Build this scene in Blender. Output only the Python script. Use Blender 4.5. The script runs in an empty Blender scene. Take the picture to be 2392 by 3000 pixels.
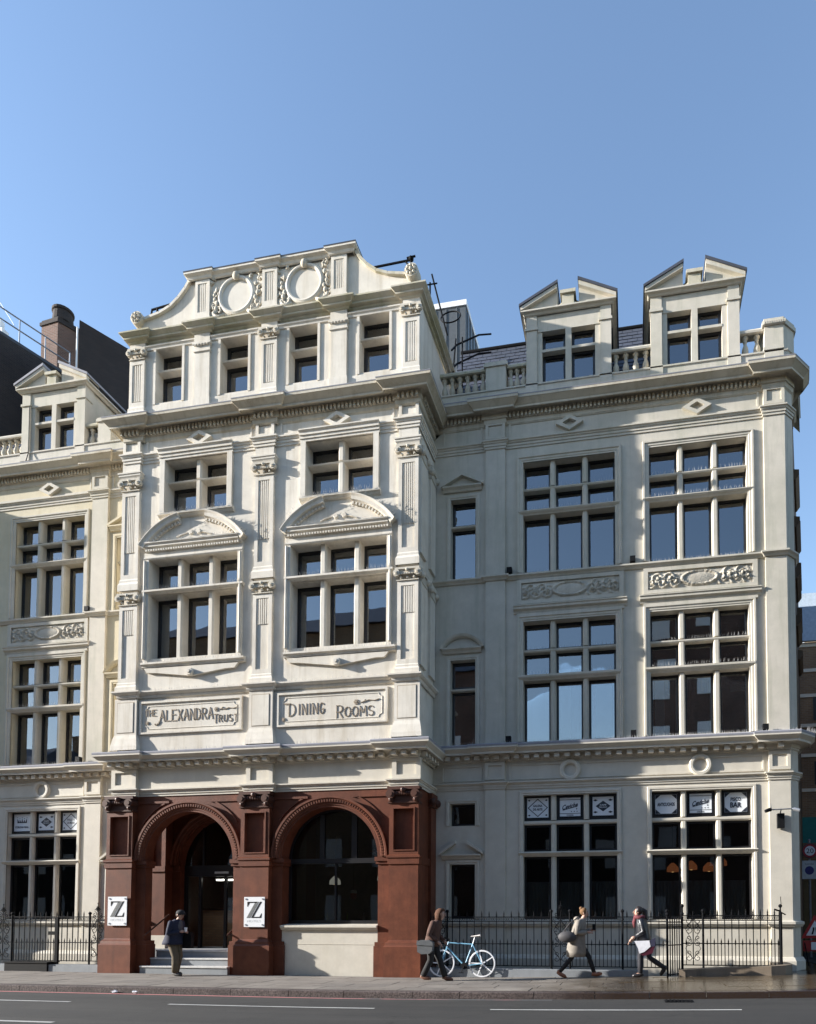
import bpy, math, random
from mathutils import Vector, Matrix
random.seed(7)
SC = bpy.context.scene
COL = SC.collection
PI = math.pi
# ------------------------------------------------------------------ camera
cam = bpy.data.cameras.new('camera'); cam_ob = bpy.data.objects.new('camera', cam); COL.objects.link(cam_ob)
cam.sensor_fit = 'HORIZONTAL'; cam.sensor_width = 36.0; cam.lens = 36.0 * 2000 / 2392
cam.shift_x = -301 / 2392; cam.shift_y = 1111 / 2392
cam.clip_start = 0.1; cam.clip_end = 2000
cam_ob.location = (0, -17.85, 1.46)
cam_ob.rotation_euler = (PI / 2 + 0.0408, 0, 0.1772)
SC.camera = cam_ob
# ------------------------------------------------------------------ sky, sun, exposure
SUN = Vector((-3.95, -1.0, 1.38))
W = bpy.data.worlds.new('World'); SC.world = W; W.use_nodes = True
wn = W.node_tree; bg = wn.nodes['Background']
sky = wn.nodes.new('ShaderNodeTexSky'); sky.sky_type = 'NISHITA'; sky.sun_disc = False
sky.sun_elevation = math.atan2(1.38, math.hypot(3.95, 1.0)); sky.sun_rotation = math.atan2(-3.95, -1.0)
sky.air_density = 1.25; sky.dust_density = 0.4; sky.ozone_density = 1.9; sky.altitude = 0
tint = wn.nodes.new('ShaderNodeMix'); tint.data_type = 'RGBA'; tint.blend_type = 'MULTIPLY'; tint.inputs[0].default_value = 1; tint.inputs[7].default_value = (0.985, 0.99, 1.05, 1)
wn.links.new(sky.outputs[0], tint.inputs[6]); wn.links.new(tint.outputs[2], bg.inputs[0]); bg.inputs[1].default_value = 0.12
sl = bpy.data.lights.new('sun', 'SUN'); sl.energy = 5.0; sl.angle = math.radians(0.53); sl.color = (1.0, 0.96, 0.90)
so = bpy.data.objects.new('sun', sl); COL.objects.link(so)
so.rotation_euler = (-SUN).to_track_quat('-Z', 'Y').to_euler(); so.location = (-40, -20, 30)
SC.view_settings.view_transform = 'Standard'; SC.view_settings.look = 'None'
SC.view_settings.gamma = 1.0; SC.view_settings.use_curve_mapping = False
SC.view_settings.exposure = 1.30
SC.cycles.max_bounces = 8; SC.cycles.transparent_max_bounces = 12
SC.cycles.sample_clamp_indirect = 4.0

# ------------------------------------------------------------------ materials
def newmat(name):
    m = bpy.data.materials.new(name); m.use_nodes = True
    nt = m.node_tree; b = nt.nodes['Principled BSDF']
    return m, nt, b
def nd(nt, t, **kw):
    n = nt.nodes.new('ShaderNode' + t)
    for k, v in kw.items(): setattr(n, k, v)
    return n
def pos(nt, scale=(1, 1, 1)):
    g = nd(nt, 'NewGeometry'); mp = nd(nt, 'Mapping'); mp.inputs['Scale'].default_value = scale
    nt.links.new(g.outputs['Position'], mp.inputs[0]); return mp.outputs[0]
def noise(nt, vec, scale, detail=4, rough=0.55):
    n = nd(nt, 'TexNoise'); n.inputs['Scale'].default_value = scale; n.inputs['Detail'].default_value = detail
    n.inputs['Roughness'].default_value = rough; nt.links.new(vec, n.inputs['Vector']); return n.outputs['Fac']
def ramp(nt, fac, stops):
    r = nd(nt, 'ValToRGB'); e = r.color_ramp.elements
    while len(e) > 1: e.remove(e[-1])
    e[0].position = stops[0][0]; e[0].color = (*stops[0][1], 1)
    for p, c in stops[1:]:
        x = e.new(p); x.color = (*c, 1)
    nt.links.new(fac, r.inputs[0]); return r.outputs[0]
def mix(nt, fac, a, b, mode='MIX'):
    m = nd(nt, 'Mix', data_type='RGBA', blend_type=mode)
    for s, v in ((0, fac), (6, a), (7, b)):
        if isinstance(v, (int, float)): m.inputs[s].default_value = v
        elif isinstance(v, tuple): m.inputs[s].default_value = (*v, 1)
        else: nt.links.new(v, m.inputs[s])
    return m.outputs[2]
def bump(nt, b, fac, strength, dist=0.01):
    n = nd(nt, 'Bump'); n.inputs['Strength'].default_value = strength; n.inputs['Distance'].default_value = dist
    nt.links.new(fac, n.inputs['Height']); nt.links.new(n.outputs[0], b.inputs['Normal'])
def stone(name, base, dirt, amount=0.5, rough=0.8, drip=0.35, bmp=0.25, mott=0.10):
    m, nt, b = newmat(name)
    p = pos(nt)
    big = noise(nt, p, 0.55, 5, 0.6); mid = noise(nt, p, 3.2, 6, 0.65); fine = noise(nt, p, 38, 3, 0.6)
    st = noise(nt, pos(nt, (2.6, 2.6, 0.22)), 1.6, 6, 0.7)
    lo = tuple(c * (1 - mott) for c in base); hi = tuple(min(1, c * (1 + mott * .5)) for c in base)
    c = ramp(nt, mid, [(0.3, lo), (0.7, hi)])
    c = mix(nt, ramp(nt, big, [(0.42, (0, 0, 0)), (0.78, (amount,) * 3)]), c, dirt)
    c = mix(nt, ramp(nt, st, [(0.50, (0, 0, 0)), (0.74, (drip,) * 3)]), c, dirt)
    c = mix(nt, ramp(nt, fine, [(0.55, (0, 0, 0)), (0.8, (0.12,) * 3)]), c, tuple(d * 0.6 for d in dirt))
    nt.links.new(c, b.inputs['Base Color']); b.inputs['Roughness'].default_value = rough
    b.inputs['Specular IOR Level'].default_value = 0.25
    bump(nt, b, fine, bmp, 0.006)
    return m
def plain(name, col, rough=0.6, metal=0.0, spec=0.5, var=0.12, scale=9.0, bmp=0.0):
    m, nt, b = newmat(name)
    f = noise(nt, pos(nt), scale, 4)
    c = ramp(nt, f, [(0.3, tuple(x * (1 - var) for x in col)), (0.7, tuple(min(1, x * (1 + var)) for x in col))])
    nt.links.new(c, b.inputs['Base Color']); b.inputs['Roughness'].default_value = rough
    b.inputs['Metallic'].default_value = metal; b.inputs['Specular IOR Level'].default_value = spec
    if bmp: bump(nt, b, noise(nt, pos(nt), scale * 5, 3), bmp, 0.01)
    return m
MT = {}
MT['bay'] = stone('pale_stucco', (0.69, 0.645, 0.565), (0.40, 0.34, 0.25), 0.42, drip=0.6)
MT['wing'] = stone('cream_stone', (0.56, 0.515, 0.437), (0.31, 0.31, 0.23), 0.5, drip=0.5)
MT['wing_left'] = stone('yellow_cream_stone', (0.58, 0.515, 0.375), (0.42, 0.34, 0.20), 0.45, drip=0.45)
MT['paint'] = stone('cream_paint', (0.60, 0.557, 0.475), (0.46, 0.41, 0.31), 0.28, 0.6, drip=0.26, bmp=0.12)
MT['trim'] = stone('weathered_trim_stone', (0.53, 0.485, 0.395), (0.26, 0.21, 0.14), 0.6, drip=0.6)
MT['carve'] = stone('carved_stone', (0.57, 0.525, 0.44), (0.30, 0.26, 0.19), 0.4, drip=0.4)
MT['terra'] = stone('terracotta', (0.155, 0.048, 0.0235), (0.062, 0.020, 0.011), 0.65, 0.5, drip=0.5, bmp=0.5, mott=0.34)
MT['terra_dark'] = stone('sooty_terracotta', (0.09, 0.038, 0.026), (0.03, 0.018, 0.015), 0.6, 0.5, drip=0.5)
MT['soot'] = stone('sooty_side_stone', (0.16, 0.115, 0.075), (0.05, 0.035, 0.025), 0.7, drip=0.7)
MT['lead'] = stone('lead_flashing', (0.30, 0.30, 0.33), (0.17, 0.17, 0.19), 0.6, 0.55, drip=0.3)
MT['slate'] = stone('slate', (0.075, 0.08, 0.10), (0.04, 0.045, 0.05), 0.6, 0.5)
MT['moss'] = stone('mossy_stone', (0.54, 0.495, 0.40), (0.24, 0.23, 0.10), 0.75, drip=0.6)
MT['letter'] = stone('darkened_lettering', (0.36, 0.30, 0.23), (0.22, 0.17, 0.12), 0.4)
MT['frame'] = plain('black_window_paint', (0.012, 0.012, 0.014), 0.35)
MT['iron'] = plain('black_iron', (0.006, 0.0065, 0.008), 0.7, spec=0.1)
MT['spike'] = plain('spike_wire', (0.42, 0.42, 0.42), 0.5, 0.3)
MT['room'] = plain('interior_wall', (0.20, 0.185, 0.16), 0.9)
MT['blind'] = plain('roller_blind', (0.80, 0.80, 0.80), 0.9, var=0.04)
MT['net'] = plain('pale_blind', (0.82, 0.84, 0.86), 0.9, var=0.03)
MT['teal_curtain'] = plain('grey_green_curtain', (0.15, 0.19, 0.18), 0.9)
MT['curtain'] = plain('russet_curtain', (0.34, 0.15, 0.10), 0.9)
MT['step'] = stone('grey_step_stone', (0.27, 0.285, 0.30), (0.16, 0.17, 0.17), 0.5, 0.6)
MT['nosing'] = plain('pale_nosing', (0.55, 0.54, 0.52), 0.6)
MT['white'] = plain('white_panel', (0.78, 0.79, 0.80), 0.4, var=0.03)
MT['black'] = plain('black_print', (0.008, 0.008, 0.009), 0.7, spec=0.15)
MT['grey'] = plain('grey_print', (0.16, 0.165, 0.16), 0.5)
MT['palegrey'] = plain('pale_grey_print', (0.50, 0.53, 0.53), 0.5)
MT['bolt'] = plain('steel_bolt', (0.35, 0.36, 0.38), 0.35, 0.6)
def glass(name, ior=1.9, tint=(0.78, 0.82, 0.82)):
    m = bpy.data.materials.new(name); m.use_nodes = True; nt = m.node_tree
    nt.nodes.remove(nt.nodes['Principled BSDF']); out = nt.nodes['Material Output']
    tr = nd(nt, 'BsdfTransparent'); tr.inputs[0].default_value = (*tint, 1)
    gl = nd(nt, 'BsdfGlossy'); gl.inputs['Roughness'].default_value = 0.012; gl.inputs[0].default_value = (0.95, 0.97, 1, 1)
    fr = nd(nt, 'Fresnel'); fr.inputs[0].default_value = ior
    f = noise(nt, pos(nt), 1.1, 1); bp = nd(nt, 'Bump'); bp.inputs['Strength'].default_value = 0.035; bp.inputs['Distance'].default_value = 0.05
    nt.links.new(f, bp.inputs['Height']); nt.links.new(bp.outputs[0], gl.inputs['Normal'])
    mx = nd(nt, 'MixShader'); nt.links.new(fr.outputs[0], mx.inputs[0]); nt.links.new(tr.outputs[0], mx.inputs[1]); nt.links.new(gl.outputs[0], mx.inputs[2])
    nt.links.new(mx.outputs[0], out.inputs[0]); return m
MT['glass'] = glass('window_glass', 2.9)
MT['glass_dark'] = glass('shop_glass', 1.5, (0.5, 0.52, 0.52))
def emis(name, col, s):
    m, nt, b = newmat(name); b.inputs['Base Color'].default_value = (*col, 1)
    b.inputs['Emission Color'].default_value = (*col, 1); b.inputs['Emission Strength'].default_value = s; return m
def brick(name, c1, c2, mortar, scale=1.0, axis='xz'):
    m, nt, b = newmat(name)
    g = nd(nt, 'NewGeometry'); sx = nd(nt, 'SeparateXYZ'); nt.links.new(g.outputs['Position'], sx.inputs[0])
    cb = nd(nt, 'CombineXYZ')
    ad = nd(nt, 'Math', operation='ADD'); nt.links.new(sx.outputs[0], ad.inputs[0]); nt.links.new(sx.outputs[1], ad.inputs[1])
    nt.links.new(ad.outputs[0], cb.inputs[0]); nt.links.new(sx.outputs[2], cb.inputs[1])
    t = nd(nt, 'TexBrick'); t.inputs['Scale'].default_value = scale; t.inputs['Brick Width'].default_value = 0.225; t.inputs['Row Height'].default_value = 0.075
    t.inputs['Mortar Size'].default_value = 0.008; t.inputs['Color1'].default_value = (*c1, 1); t.inputs['Color2'].default_value = (*c2, 1); t.inputs['Mortar'].default_value = (*mortar, 1)
    nt.links.new(cb.outputs[0], t.inputs['Vector'])
    big = noise(nt, pos(nt), 0.7, 5)
    c = mix(nt, ramp(nt, big, [(0.4, (0, 0, 0)), (0.75, (0.55,) * 3)]), t.outputs[0], tuple(x * 0.45 for x in c1))
    nt.links.new(c, b.inputs['Base Color']); b.inputs['Roughness'].default_value = 0.9
    bump(nt, b, t.outputs['Fac'], -0.4, 0.01)
    return m
MT['brick_dark'] = brick('sooty_brick', (0.026, 0.020, 0.020), (0.042, 0.029, 0.027), (0.05, 0.046, 0.044))
MT['brick_red'] = brick('red_brown_brick', (0.10, 0.052, 0.038), (0.165, 0.085, 0.062), (0.20, 0.17, 0.15))
MT['brick_brown'] = brick('brown_brick', (0.17, 0.105, 0.06), (0.23, 0.145, 0.08), (0.22, 0.18, 0.14))
MT['brick_yellow'] = brick('yellow_brick', (0.36, 0.26, 0.14), (0.42, 0.31, 0.17), (0.35, 0.3, 0.24))

# ------------------------------------------------------------------ mesh helpers
class MB:
    def __init__(s): s.v = []; s.f = []
    def add(s, vs, fs):
        o = len(s.v); s.v += [tuple(v) for v in vs]; s.f += [tuple(i + o for i in f) for f in fs]; return s
    def quad(s, *p): return s.add(p, [tuple(range(len(p)))])
    def box(s, x0, x1, y0, y1, z0, z1):
        return s.add([(x0, y0, z0), (x1, y0, z0), (x1, y1, z0), (x0, y1, z0), (x0, y0, z1), (x1, y0, z1), (x1, y1, z1), (x0, y1, z1)],
                     [(0, 3, 2, 1), (4, 5, 6, 7), (0, 1, 5, 4), (1, 2, 6, 5), (2, 3, 7, 6), (3, 0, 4, 7)])
    def prism(s, poly, y0, y1):       # poly = (x, z) outline, counter clockwise seen from -y
        n = len(poly)
        vs = [(x, y0, z) for x, z in poly] + [(x, y1, z) for x, z in poly]
        fs = [tuple(range(n)), tuple(range(2 * n - 1, n - 1, -1))]
        fs += [(i, i + n, (i + 1) % n + n, (i + 1) % n) for i in range(n)]
        return s.add(vs, fs)
    def plan(s, poly, z0, z1):        # poly = (x, y) outline, counter clockwise from above
        n = len(poly)
        vs = [(x, y, z0) for x, y in poly] + [(x, y, z1) for x, y in poly]
        fs = [tuple(range(n - 1, -1, -1)), tuple(range(n, 2 * n))]
        fs += [(i, (i + 1) % n, (i + 1) % n + n, i + n) for i in range(n)]
        return s.add(vs, fs)
    def sweep(s, path, prof, caps=True):   # path (x, y), outward on the right hand; prof (out, z) from bottom to top
        n = len(path); offs = []
        for i in range(n):
            ds = []
            if i > 0: ds.append((Vector(path[i]) - Vector(path[i - 1])).normalized())
            if i < n - 1: ds.append((Vector(path[i + 1]) - Vector(path[i])).normalized())
            ns = [Vector((d.y, -d.x)) for d in ds]
            if len(ns) == 1: m = ns[0]
            else:
                m = ns[0] + ns[1]; m = m / max(0.25, (1 + ns[0].dot(ns[1])))
            offs.append(m)
        k = len(prof); vs = []
        for i in range(n):
            for o, z in prof: vs.append((path[i][0] + offs[i].x * o, path[i][1] + offs[i].y * o, z))
        fs = []
        for i in range(n - 1):
            for j in range(k - 1):
                a = i * k + j; fs.append((a, a + k, a + k + 1, a + 1))
        if caps: fs += [tuple(range(k - 1, -1, -1))[::-1], tuple((n - 1) * k + j for j in range(k))[::-1]]
        return s.add(vs, fs)
    def tube(s, pts, r, n=6, caps=True, r1=None):
        pts = [Vector(p) for p in pts]; m = len(pts); vs = []
        for i, p in enumerate(pts):
            d = (pts[min(i + 1, m - 1)] - pts[max(i - 1, 0)]).normalized()
            u = d.orthogonal().normalized() if i == 0 else (u - d * u.dot(d)).normalized()
            w = d.cross(u); rr = r if r1 is None else r + (r1 - r) * i / max(1, m - 1)
            if isinstance(r, (list, tuple)): rr = r[i]
            for k in range(n):
                a = 2 * PI * k / n; vs.append(p + (u * math.cos(a) + w * math.sin(a)) * rr)
        fs = [(i * n + k, i * n + (k + 1) % n, (i + 1) * n + (k + 1) % n, (i + 1) * n + k) for i in range(m - 1) for k in range(n)]
        if caps: fs += [tuple(range(n - 1, -1, -1)), tuple((m - 1) * n + k for k in range(n))]
        return s.add(vs, fs)
    def lathe(s, prof, c, n=12):      # prof (r, z)
        vs = []; k = len(prof)
        for r, z in prof:
            for i in range(n):
                a = 2 * PI * i / n; vs.append((c[0] + r * math.cos(a), c[1] + r * math.sin(a), c[2] + z))
        fs = [(j * n + i, j * n + (i + 1) % n, (j + 1) * n + (i + 1) % n, (j + 1) * n + i) for j in range(k - 1) for i in range(n)]
        fs += [tuple(range(n - 1, -1, -1)), tuple((k - 1) * n + i for i in range(n))]
        return s.add(vs, fs)
    def discy(s, x, z, y0, y1, r, n=20, r1=None):   # cylinder along y
        r1 = r if r1 is None else r1
        vs = [(x + r1 * math.cos(2 * PI * i / n), y0, z + r1 * math.sin(2 * PI * i / n)) for i in range(n)]
        vs += [(x + r * math.cos(2 * PI * i / n), y1, z + r * math.sin(2 * PI * i / n)) for i in range(n)]
        fs = [tuple(range(n)), tuple(range(2 * n - 1, n - 1, -1))] + [(i, i + n, (i + 1) % n + n, (i + 1) % n) for i in range(n)]
        return s.add(vs, fs)
    def arc(s, cx, cz, y, prof, a0=0.0, a1=PI, n=32):  # prof (radius, out) swept round a centre in the facade plane
        k = len(prof); vs = []
        for i in range(n + 1):
            a = a1 + (a0 - a1) * i / n
            for r, o in prof: vs.append((cx + r * math.cos(a), y - o, cz + r * math.sin(a)))
        fs = [(i * k + j, i * k + j + 1, (i + 1) * k + j + 1, (i + 1) * k + j) for i in range(n) for j in range(k - 1)]
        return s.add(vs, fs)
    def ball(s, c, r, n=10, m=7, sc=(1, 1, 1)):
        prof = [(max(0.001, math.sin(PI * j / m)), -math.cos(PI * j / m)) for j in range(m + 1)]
        vs = []
        for rr, z in prof:
            for i in range(n):
                a = 2 * PI * i / n; vs.append((c[0] + r * sc[0] * rr * math.cos(a), c[1] + r * sc[1] * rr * math.sin(a), c[2] + r * sc[2] * z))
        fs = [(j * n + i, j * n + (i + 1) % n, (j + 1) * n + (i + 1) % n, (j + 1) * n + i) for j in range(m) for i in range(n)]
        return s.add(vs, fs)
    def mesh(s, name, mat, smooth=False):
        me = bpy.data.meshes.new(name); me.from_pydata(s.v, [], s.f)
        if mat is not None: me.materials.append(MT[mat] if isinstance(mat, str) else mat)
        if smooth:
            for p in me.polygons: p.use_smooth = True
        me.update(); return me
def obj(name, m, mat, parent=None, smooth=False, loc=None, kind=None):
    me = m.mesh(name, mat, smooth) if isinstance(m, MB) else m
    o = bpy.data.objects.new(name, me); COL.objects.link(o)
    if parent: o.parent = parent
    if loc: o.location = loc
    if kind: o['kind'] = kind
    return o
def tag(o, label=None, cat=None, group=None, kind=None):
    if label: o['label'] = label
    if cat: o['category'] = cat
    if group: o['group'] = group
    if kind: o['kind'] = kind
    return o
def thing(name, label, cat, loc=(0, 0, 0), rz=0.0, group=None):
    o = bpy.data.objects.new(name, None); COL.objects.link(o); o.location = loc; o.rotation_euler = (0, 0, rz)
    o.empty_display_size = 0.2
    return tag(o, label, cat, group)
def inst(o, parent=None, loc=None):
    c = o.copy(); COL.objects.link(c)
    if parent: c.parent = parent
    if loc is not None: c.location = loc
    return c
def wall(m, x0, x1, z0, z1, y, holes, rev):
    xs = sorted({x0, x1, *[h[0] for h in holes], *[h[1] for h in holes]}); zs = sorted({z0, z1, *[h[2] for h in holes], *[h[3] for h in holes]})
    for i in range(len(xs) - 1):
        for j in range(len(zs) - 1):
            cx = (xs[i] + xs[i + 1]) / 2; cz = (zs[j] + zs[j + 1]) / 2
            if any(h[0] < cx < h[1] and h[2] < cz < h[3] for h in holes): continue
            m.quad((xs[i], y, zs[j]), (xs[i + 1], y, zs[j]), (xs[i + 1], y, zs[j + 1]), (xs[i], y, zs[j + 1]))
    for a, b, c, d in holes:
        m.quad((a, y, c), (a, y + rev, c), (a, y + rev, d), (a, y, d)); m.quad((b, y, d), (b, y + rev, d), (b, y + rev, c), (b, y, c))
        m.quad((a, y, d), (a, y + rev, d), (b, y + rev, d), (b, y, d)); m.quad((b, y, c), (b, y + rev, c), (a, y + rev, c), (a, y, c))
    return m
def text_mb(m, body, x0, x1, z0, z1, y, bold=0.0, font_space=1.0):
    cu = bpy.data.curves.new('txt', 'FONT'); cu.body = body; cu.space_character = font_space; cu.resolution_u = 3; cu.offset = bold
    o = bpy.data.objects.new('txt', cu); COL.objects.link(o)
    dg = bpy.context.evaluated_depsgraph_get(); me = bpy.data.meshes.new_from_object(o.evaluated_get(dg))
    vs = [v.co.copy() for v in me.vertices]; fs = [tuple(p.vertices) for p in me.polygons]
    bpy.data.objects.remove(o); bpy.data.curves.remove(cu); bpy.data.meshes.remove(me)
    ax = min(v.x for v in vs); bx = max(v.x for v in vs); az = min(v.y for v in vs); bz = max(v.y for v in vs)
    m.add([(x0 + (v.x - ax) / (bx - ax) * (x1 - x0), y, z0 + (v.y - az) / (bz - az) * (z1 - z0)) for v in vs], fs)
    return m
def gz(x):     # the street climbs gently towards the right hand corner
    return 0.0 if x < -7.5 else 0.0016 * (x + 7.5) ** 2 if x < 4.5 else 0.0016 * 144 + 0.0384 * (x - 4.5)
# ================================================================== SETTING
def ground_mat(name, base, dark, rough, wet=False, scale=1.0, rnd=True):
    m, nt, b = newmat(name); p = pos(nt)
    f1 = noise(nt, p, 1.3 * scale, 6, 0.65); f2 = noise(nt, p, 60 * scale, 3, 0.7); f3 = noise(nt, pos(nt, (0.5, 1.6, 1)), 0.9, 5, 0.6)
    c = ramp(nt, f1, [(0.32, dark), (0.68, base)])
    c = mix(nt, ramp(nt, f2, [(0.4, (0, 0, 0)), (0.75, (0.45,) * 3)]), c, tuple(x * 0.55 for x in dark))
    c = mix(nt, ramp(nt, f3, [(0.5, (0, 0, 0)), (0.75, (0.35,) * 3)]), c, dark)
    if rnd:
        oi = nd(nt, 'ObjectInfo'); c = mix(nt, ramp(nt, oi.outputs['Random'], [(0, (0.78,) * 3), (0.5, (1.0,) * 3), (1, (1.16, 1.12, 1.06))]), c, c)
        c2 = nd(nt, 'Mix', data_type='RGBA', blend_type='MULTIPLY'); c2.inputs[0].default_value = 1
        nt.links.new(ramp(nt, oi.outputs['Random'], [(0, (0.80, 0.80, 0.81)), (0.5, (0.97, 0.96, 0.95)), (1, (1, 1, 1))]), c2.inputs[7]); nt.links.new(c, c2.inputs[6]); c = c2.outputs[2]
    b.inputs['Roughness'].default_value = rough; b.inputs['Specular IOR Level'].default_value = 0.35
    if wet:    # rain water left standing at the corner
        g = nd(nt, 'NewGeometry'); sx = nd(nt, 'SeparateXYZ'); nt.links.new(g.outputs['Position'], sx.inputs[0])
        a = nd(nt, 'Math', operation='MULTIPLY_ADD'); nt.links.new(noise(nt, p, 1.1, 4), a.inputs[0]); a.inputs[1].default_value = 3.4; nt.links.new(sx.outputs[0], a.inputs[2])
        w = ramp(nt, a.outputs[0], [(0.0, (0, 0, 0)), (1, (1, 1, 1))])
        mr = nd(nt, 'MapRange'); mr.inputs[1].default_value = -0.6; mr.inputs[2].default_value = 1.6; nt.links.new(a.outputs[0], mr.inputs[0])
        c = mix(nt, mr.outputs[0], c, tuple(x * k for x, k in zip(dark, (0.50, 0.42, 0.30))))
        r = nd(nt, 'MapRange'); r.inputs[3].default_value = rough; r.inputs[4].default_value = 0.11; nt.links.new(mr.outputs[0], r.inputs[0]); nt.links.new(r.outputs[0], b.inputs['Roughness'])
        s = nd(nt, 'MapRange'); s.inputs[3].default_value = 0.35; s.inputs[4].default_value = 0.7; nt.links.new(mr.outputs[0], s.inputs[0]); nt.links.new(s.outputs[0], b.inputs['Specular IOR Level'])
    nt.links.new(c, b.inputs['Base Color']); bump(nt, b, f2, 0.35, 0.006)
    return m
def asphalt_mat():
    m = ground_mat('asphalt', (0.038, 0.037, 0.036), (0.026, 0.026, 0.026), 0.85, rnd=False); nt = m.node_tree; b = nt.nodes['Principled BSDF']
    src = b.inputs['Base Color'].links[0].from_socket
    v = nd(nt, 'TexVoronoi', feature='DISTANCE_TO_EDGE'); v.inputs['Scale'].default_value = 0.55
    w = noise(nt, pos(nt), 2.5, 4); mx = nd(nt, 'VectorMath', operation='ADD'); cv = nd(nt, 'CombineXYZ'); nt.links.new(w, cv.inputs[0]); nt.links.new(w, cv.inputs[1])
    nt.links.new(pos(nt), mx.inputs[0]); nt.links.new(cv.outputs[0], mx.inputs[1]); nt.links.new(mx.outputs[0], v.inputs['Vector'])
    c = mix(nt, ramp(nt, v.outputs['Distance'], [(0.0, (0.8,) * 3), (0.012, (0, 0, 0))]), src, (0.012, 0.012, 0.012))
    tr = noise(nt, pos(nt, (0.05, 1.3, 1)), 1.2, 3, 0.6); c = mix(nt, ramp(nt, tr, [(0.45, (0, 0, 0)), (0.62, (0.4,) * 3)]), c, (0.055, 0.053, 0.05))
    pt = noise(nt, pos(nt, (0.3, 0.8, 1)), 0.7, 2, 0.4); c = mix(nt, ramp(nt, pt, [(0.56, (0, 0, 0)), (0.58, (0.45,) * 3)]), c, (0.026, 0.026, 0.027))
    nt.links.new(c, b.inputs['Base Color']); return m
MT['asphalt'] = asphalt_mat()
MT['slab'] = ground_mat('paving_stone', (0.265, 0.238, 0.208), (0.175, 0.154, 0.135), 0.8, True)
MT['joint'] = ground_mat('paving_joint', (0.10, 0.095, 0.085), (0.06, 0.055, 0.05), 0.9, True, rnd=False)
def speckle(m, dark, sc=26):
    nt = m.node_tree; b = nt.nodes['Principled BSDF']; src = b.inputs['Base Color'].links[0].from_socket
    c = mix(nt, ramp(nt, noise(nt, pos(nt), sc, 2, 0.5), [(0.42, (0, 0, 0)), (0.60, (0.85,) * 3)]), src, dark); nt.links.new(c, b.inputs['Base Color']); return m
MT['granite'] = ground_mat('granite_kerb', (0.17, 0.135, 0.125), (0.07, 0.052, 0.048), 0.75, True, 1.6); speckle(MT['granite'], (0.035, 0.026, 0.025))
MT['roadpaint'] = ground_mat('worn_road_paint', (0.55, 0.55, 0.53), (0.38, 0.38, 0.37), 0.7, rnd=False)
MT['dirt'] = ground_mat('ground_soil', (0.12, 0.11, 0.10), (0.08, 0.075, 0.07), 0.9, rnd=False)
MT['plinth_stone'] = stone('dirty_plinth_stone', (0.30, 0.24, 0.18), (0.09, 0.07, 0.05), 0.8, 0.6, drip=0.7)
def redpaint():
    m, nt, b = newmat('worn_red_line'); f = noise(nt, pos(nt, (1, 4, 1)), 2.2, 6, 0.7)
    g = nd(nt, 'NewGeometry'); sx = nd(nt, 'SeparateXYZ'); nt.links.new(g.outputs['Position'], sx.inputs[0])
    a = nd(nt, 'MapRange'); a.inputs[1].default_value = -9; a.inputs[2].default_value = -2; a.inputs[3].default_value = 0.25; a.inputs[4].default_value = -0.12; nt.links.new(sx.outputs[0], a.inputs[0])
    s = nd(nt, 'Math', operation='ADD'); nt.links.new(f, s.inputs[0]); nt.links.new(a.outputs[0], s.inputs[1])
    nt.links.new(ramp(nt, s.outputs[0], [(0.45, (0.10, 0.10, 0.103)), (0.62, (0.42, 0.16, 0.15))]), b.inputs['Base Color']); b.inputs['Roughness'].default_value = 0.8; return m
MT['redline'] = redpaint()

XS = [-60, -30, -20] + [-16 + 0.5 * i for i in range(57)] + [16, 20, 30, 60]
def strip(m, x0, x1, y0, y1, dz):
    xs = [x0] + [x for x in XS if x0 + 1e-6 < x < x1 - 1e-6] + [x1]
    for a, b in zip(xs, xs[1:]):
        m.quad((a, y0, gz(a) + dz), (b, y0, gz(b) + dz), (b, y1, gz(b) + dz), (a, y1, gz(a) + dz))
    return m
gm = MB(); gm.quad((-500, -500, -3.2), (500, -500, -3.2), (500, 500, -3.2), (-500, 500, -3.2))
obj('ground', gm, 'dirt', kind='structure')
rm = strip(MB(), -60, 60, -17.0, -4.86, -0.125)
rm.quad((4.9, -1.1, gz(5) - 0.02), (40, -1.1, gz(5) + 0.0), (40, 90, 0.5), (4.9, 90, 0.5))
obj('road', rm, 'asphalt', kind='structure')
far = strip(MB(), -60, 60, -21.2, -17.0, 0.0); obj('far_pavement', far, 'slab', kind='structure')
# painted lines, each dash a part of the road markings
for k, (a, b) in enumerate([(-14.6, -10.6), (-8.5, -4.47), (-2.4, 1.7), (3.75, 7.9), (-20.7, -16.7)]):
    o = obj('lane_dash', strip(MB(), a, b, -6.47, -6.385, -0.121), 'roadpaint', kind='structure')
m = MB(); m.add([(.55, -5.42, gz(.6) - .122), (1.05, -5.42, gz(1.05) - .122), (1.05, -5.02, gz(1.05) - .122), (.55, -5.02, gz(.55) - .122)], [(0, 1, 2, 3)])
for k in range(7): m.box(.57 + .07 * k, .60 + .07 * k, -5.40, -5.04, gz(.8) - .13, gz(.8) - .112)
tag(obj('drain_grate', m, 'iron'), 'iron drain grate in the gutter below the open gate', 'drain')
obj('edge_line', strip(MB(), -30, -8.75, -8.78, -8.68, -0.121), 'roadpaint', kind='structure')
obj('red_line', strip(MB(), -40, -1.5, -5.10, -4.99, -0.121), 'redline', kind='structure')
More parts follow.
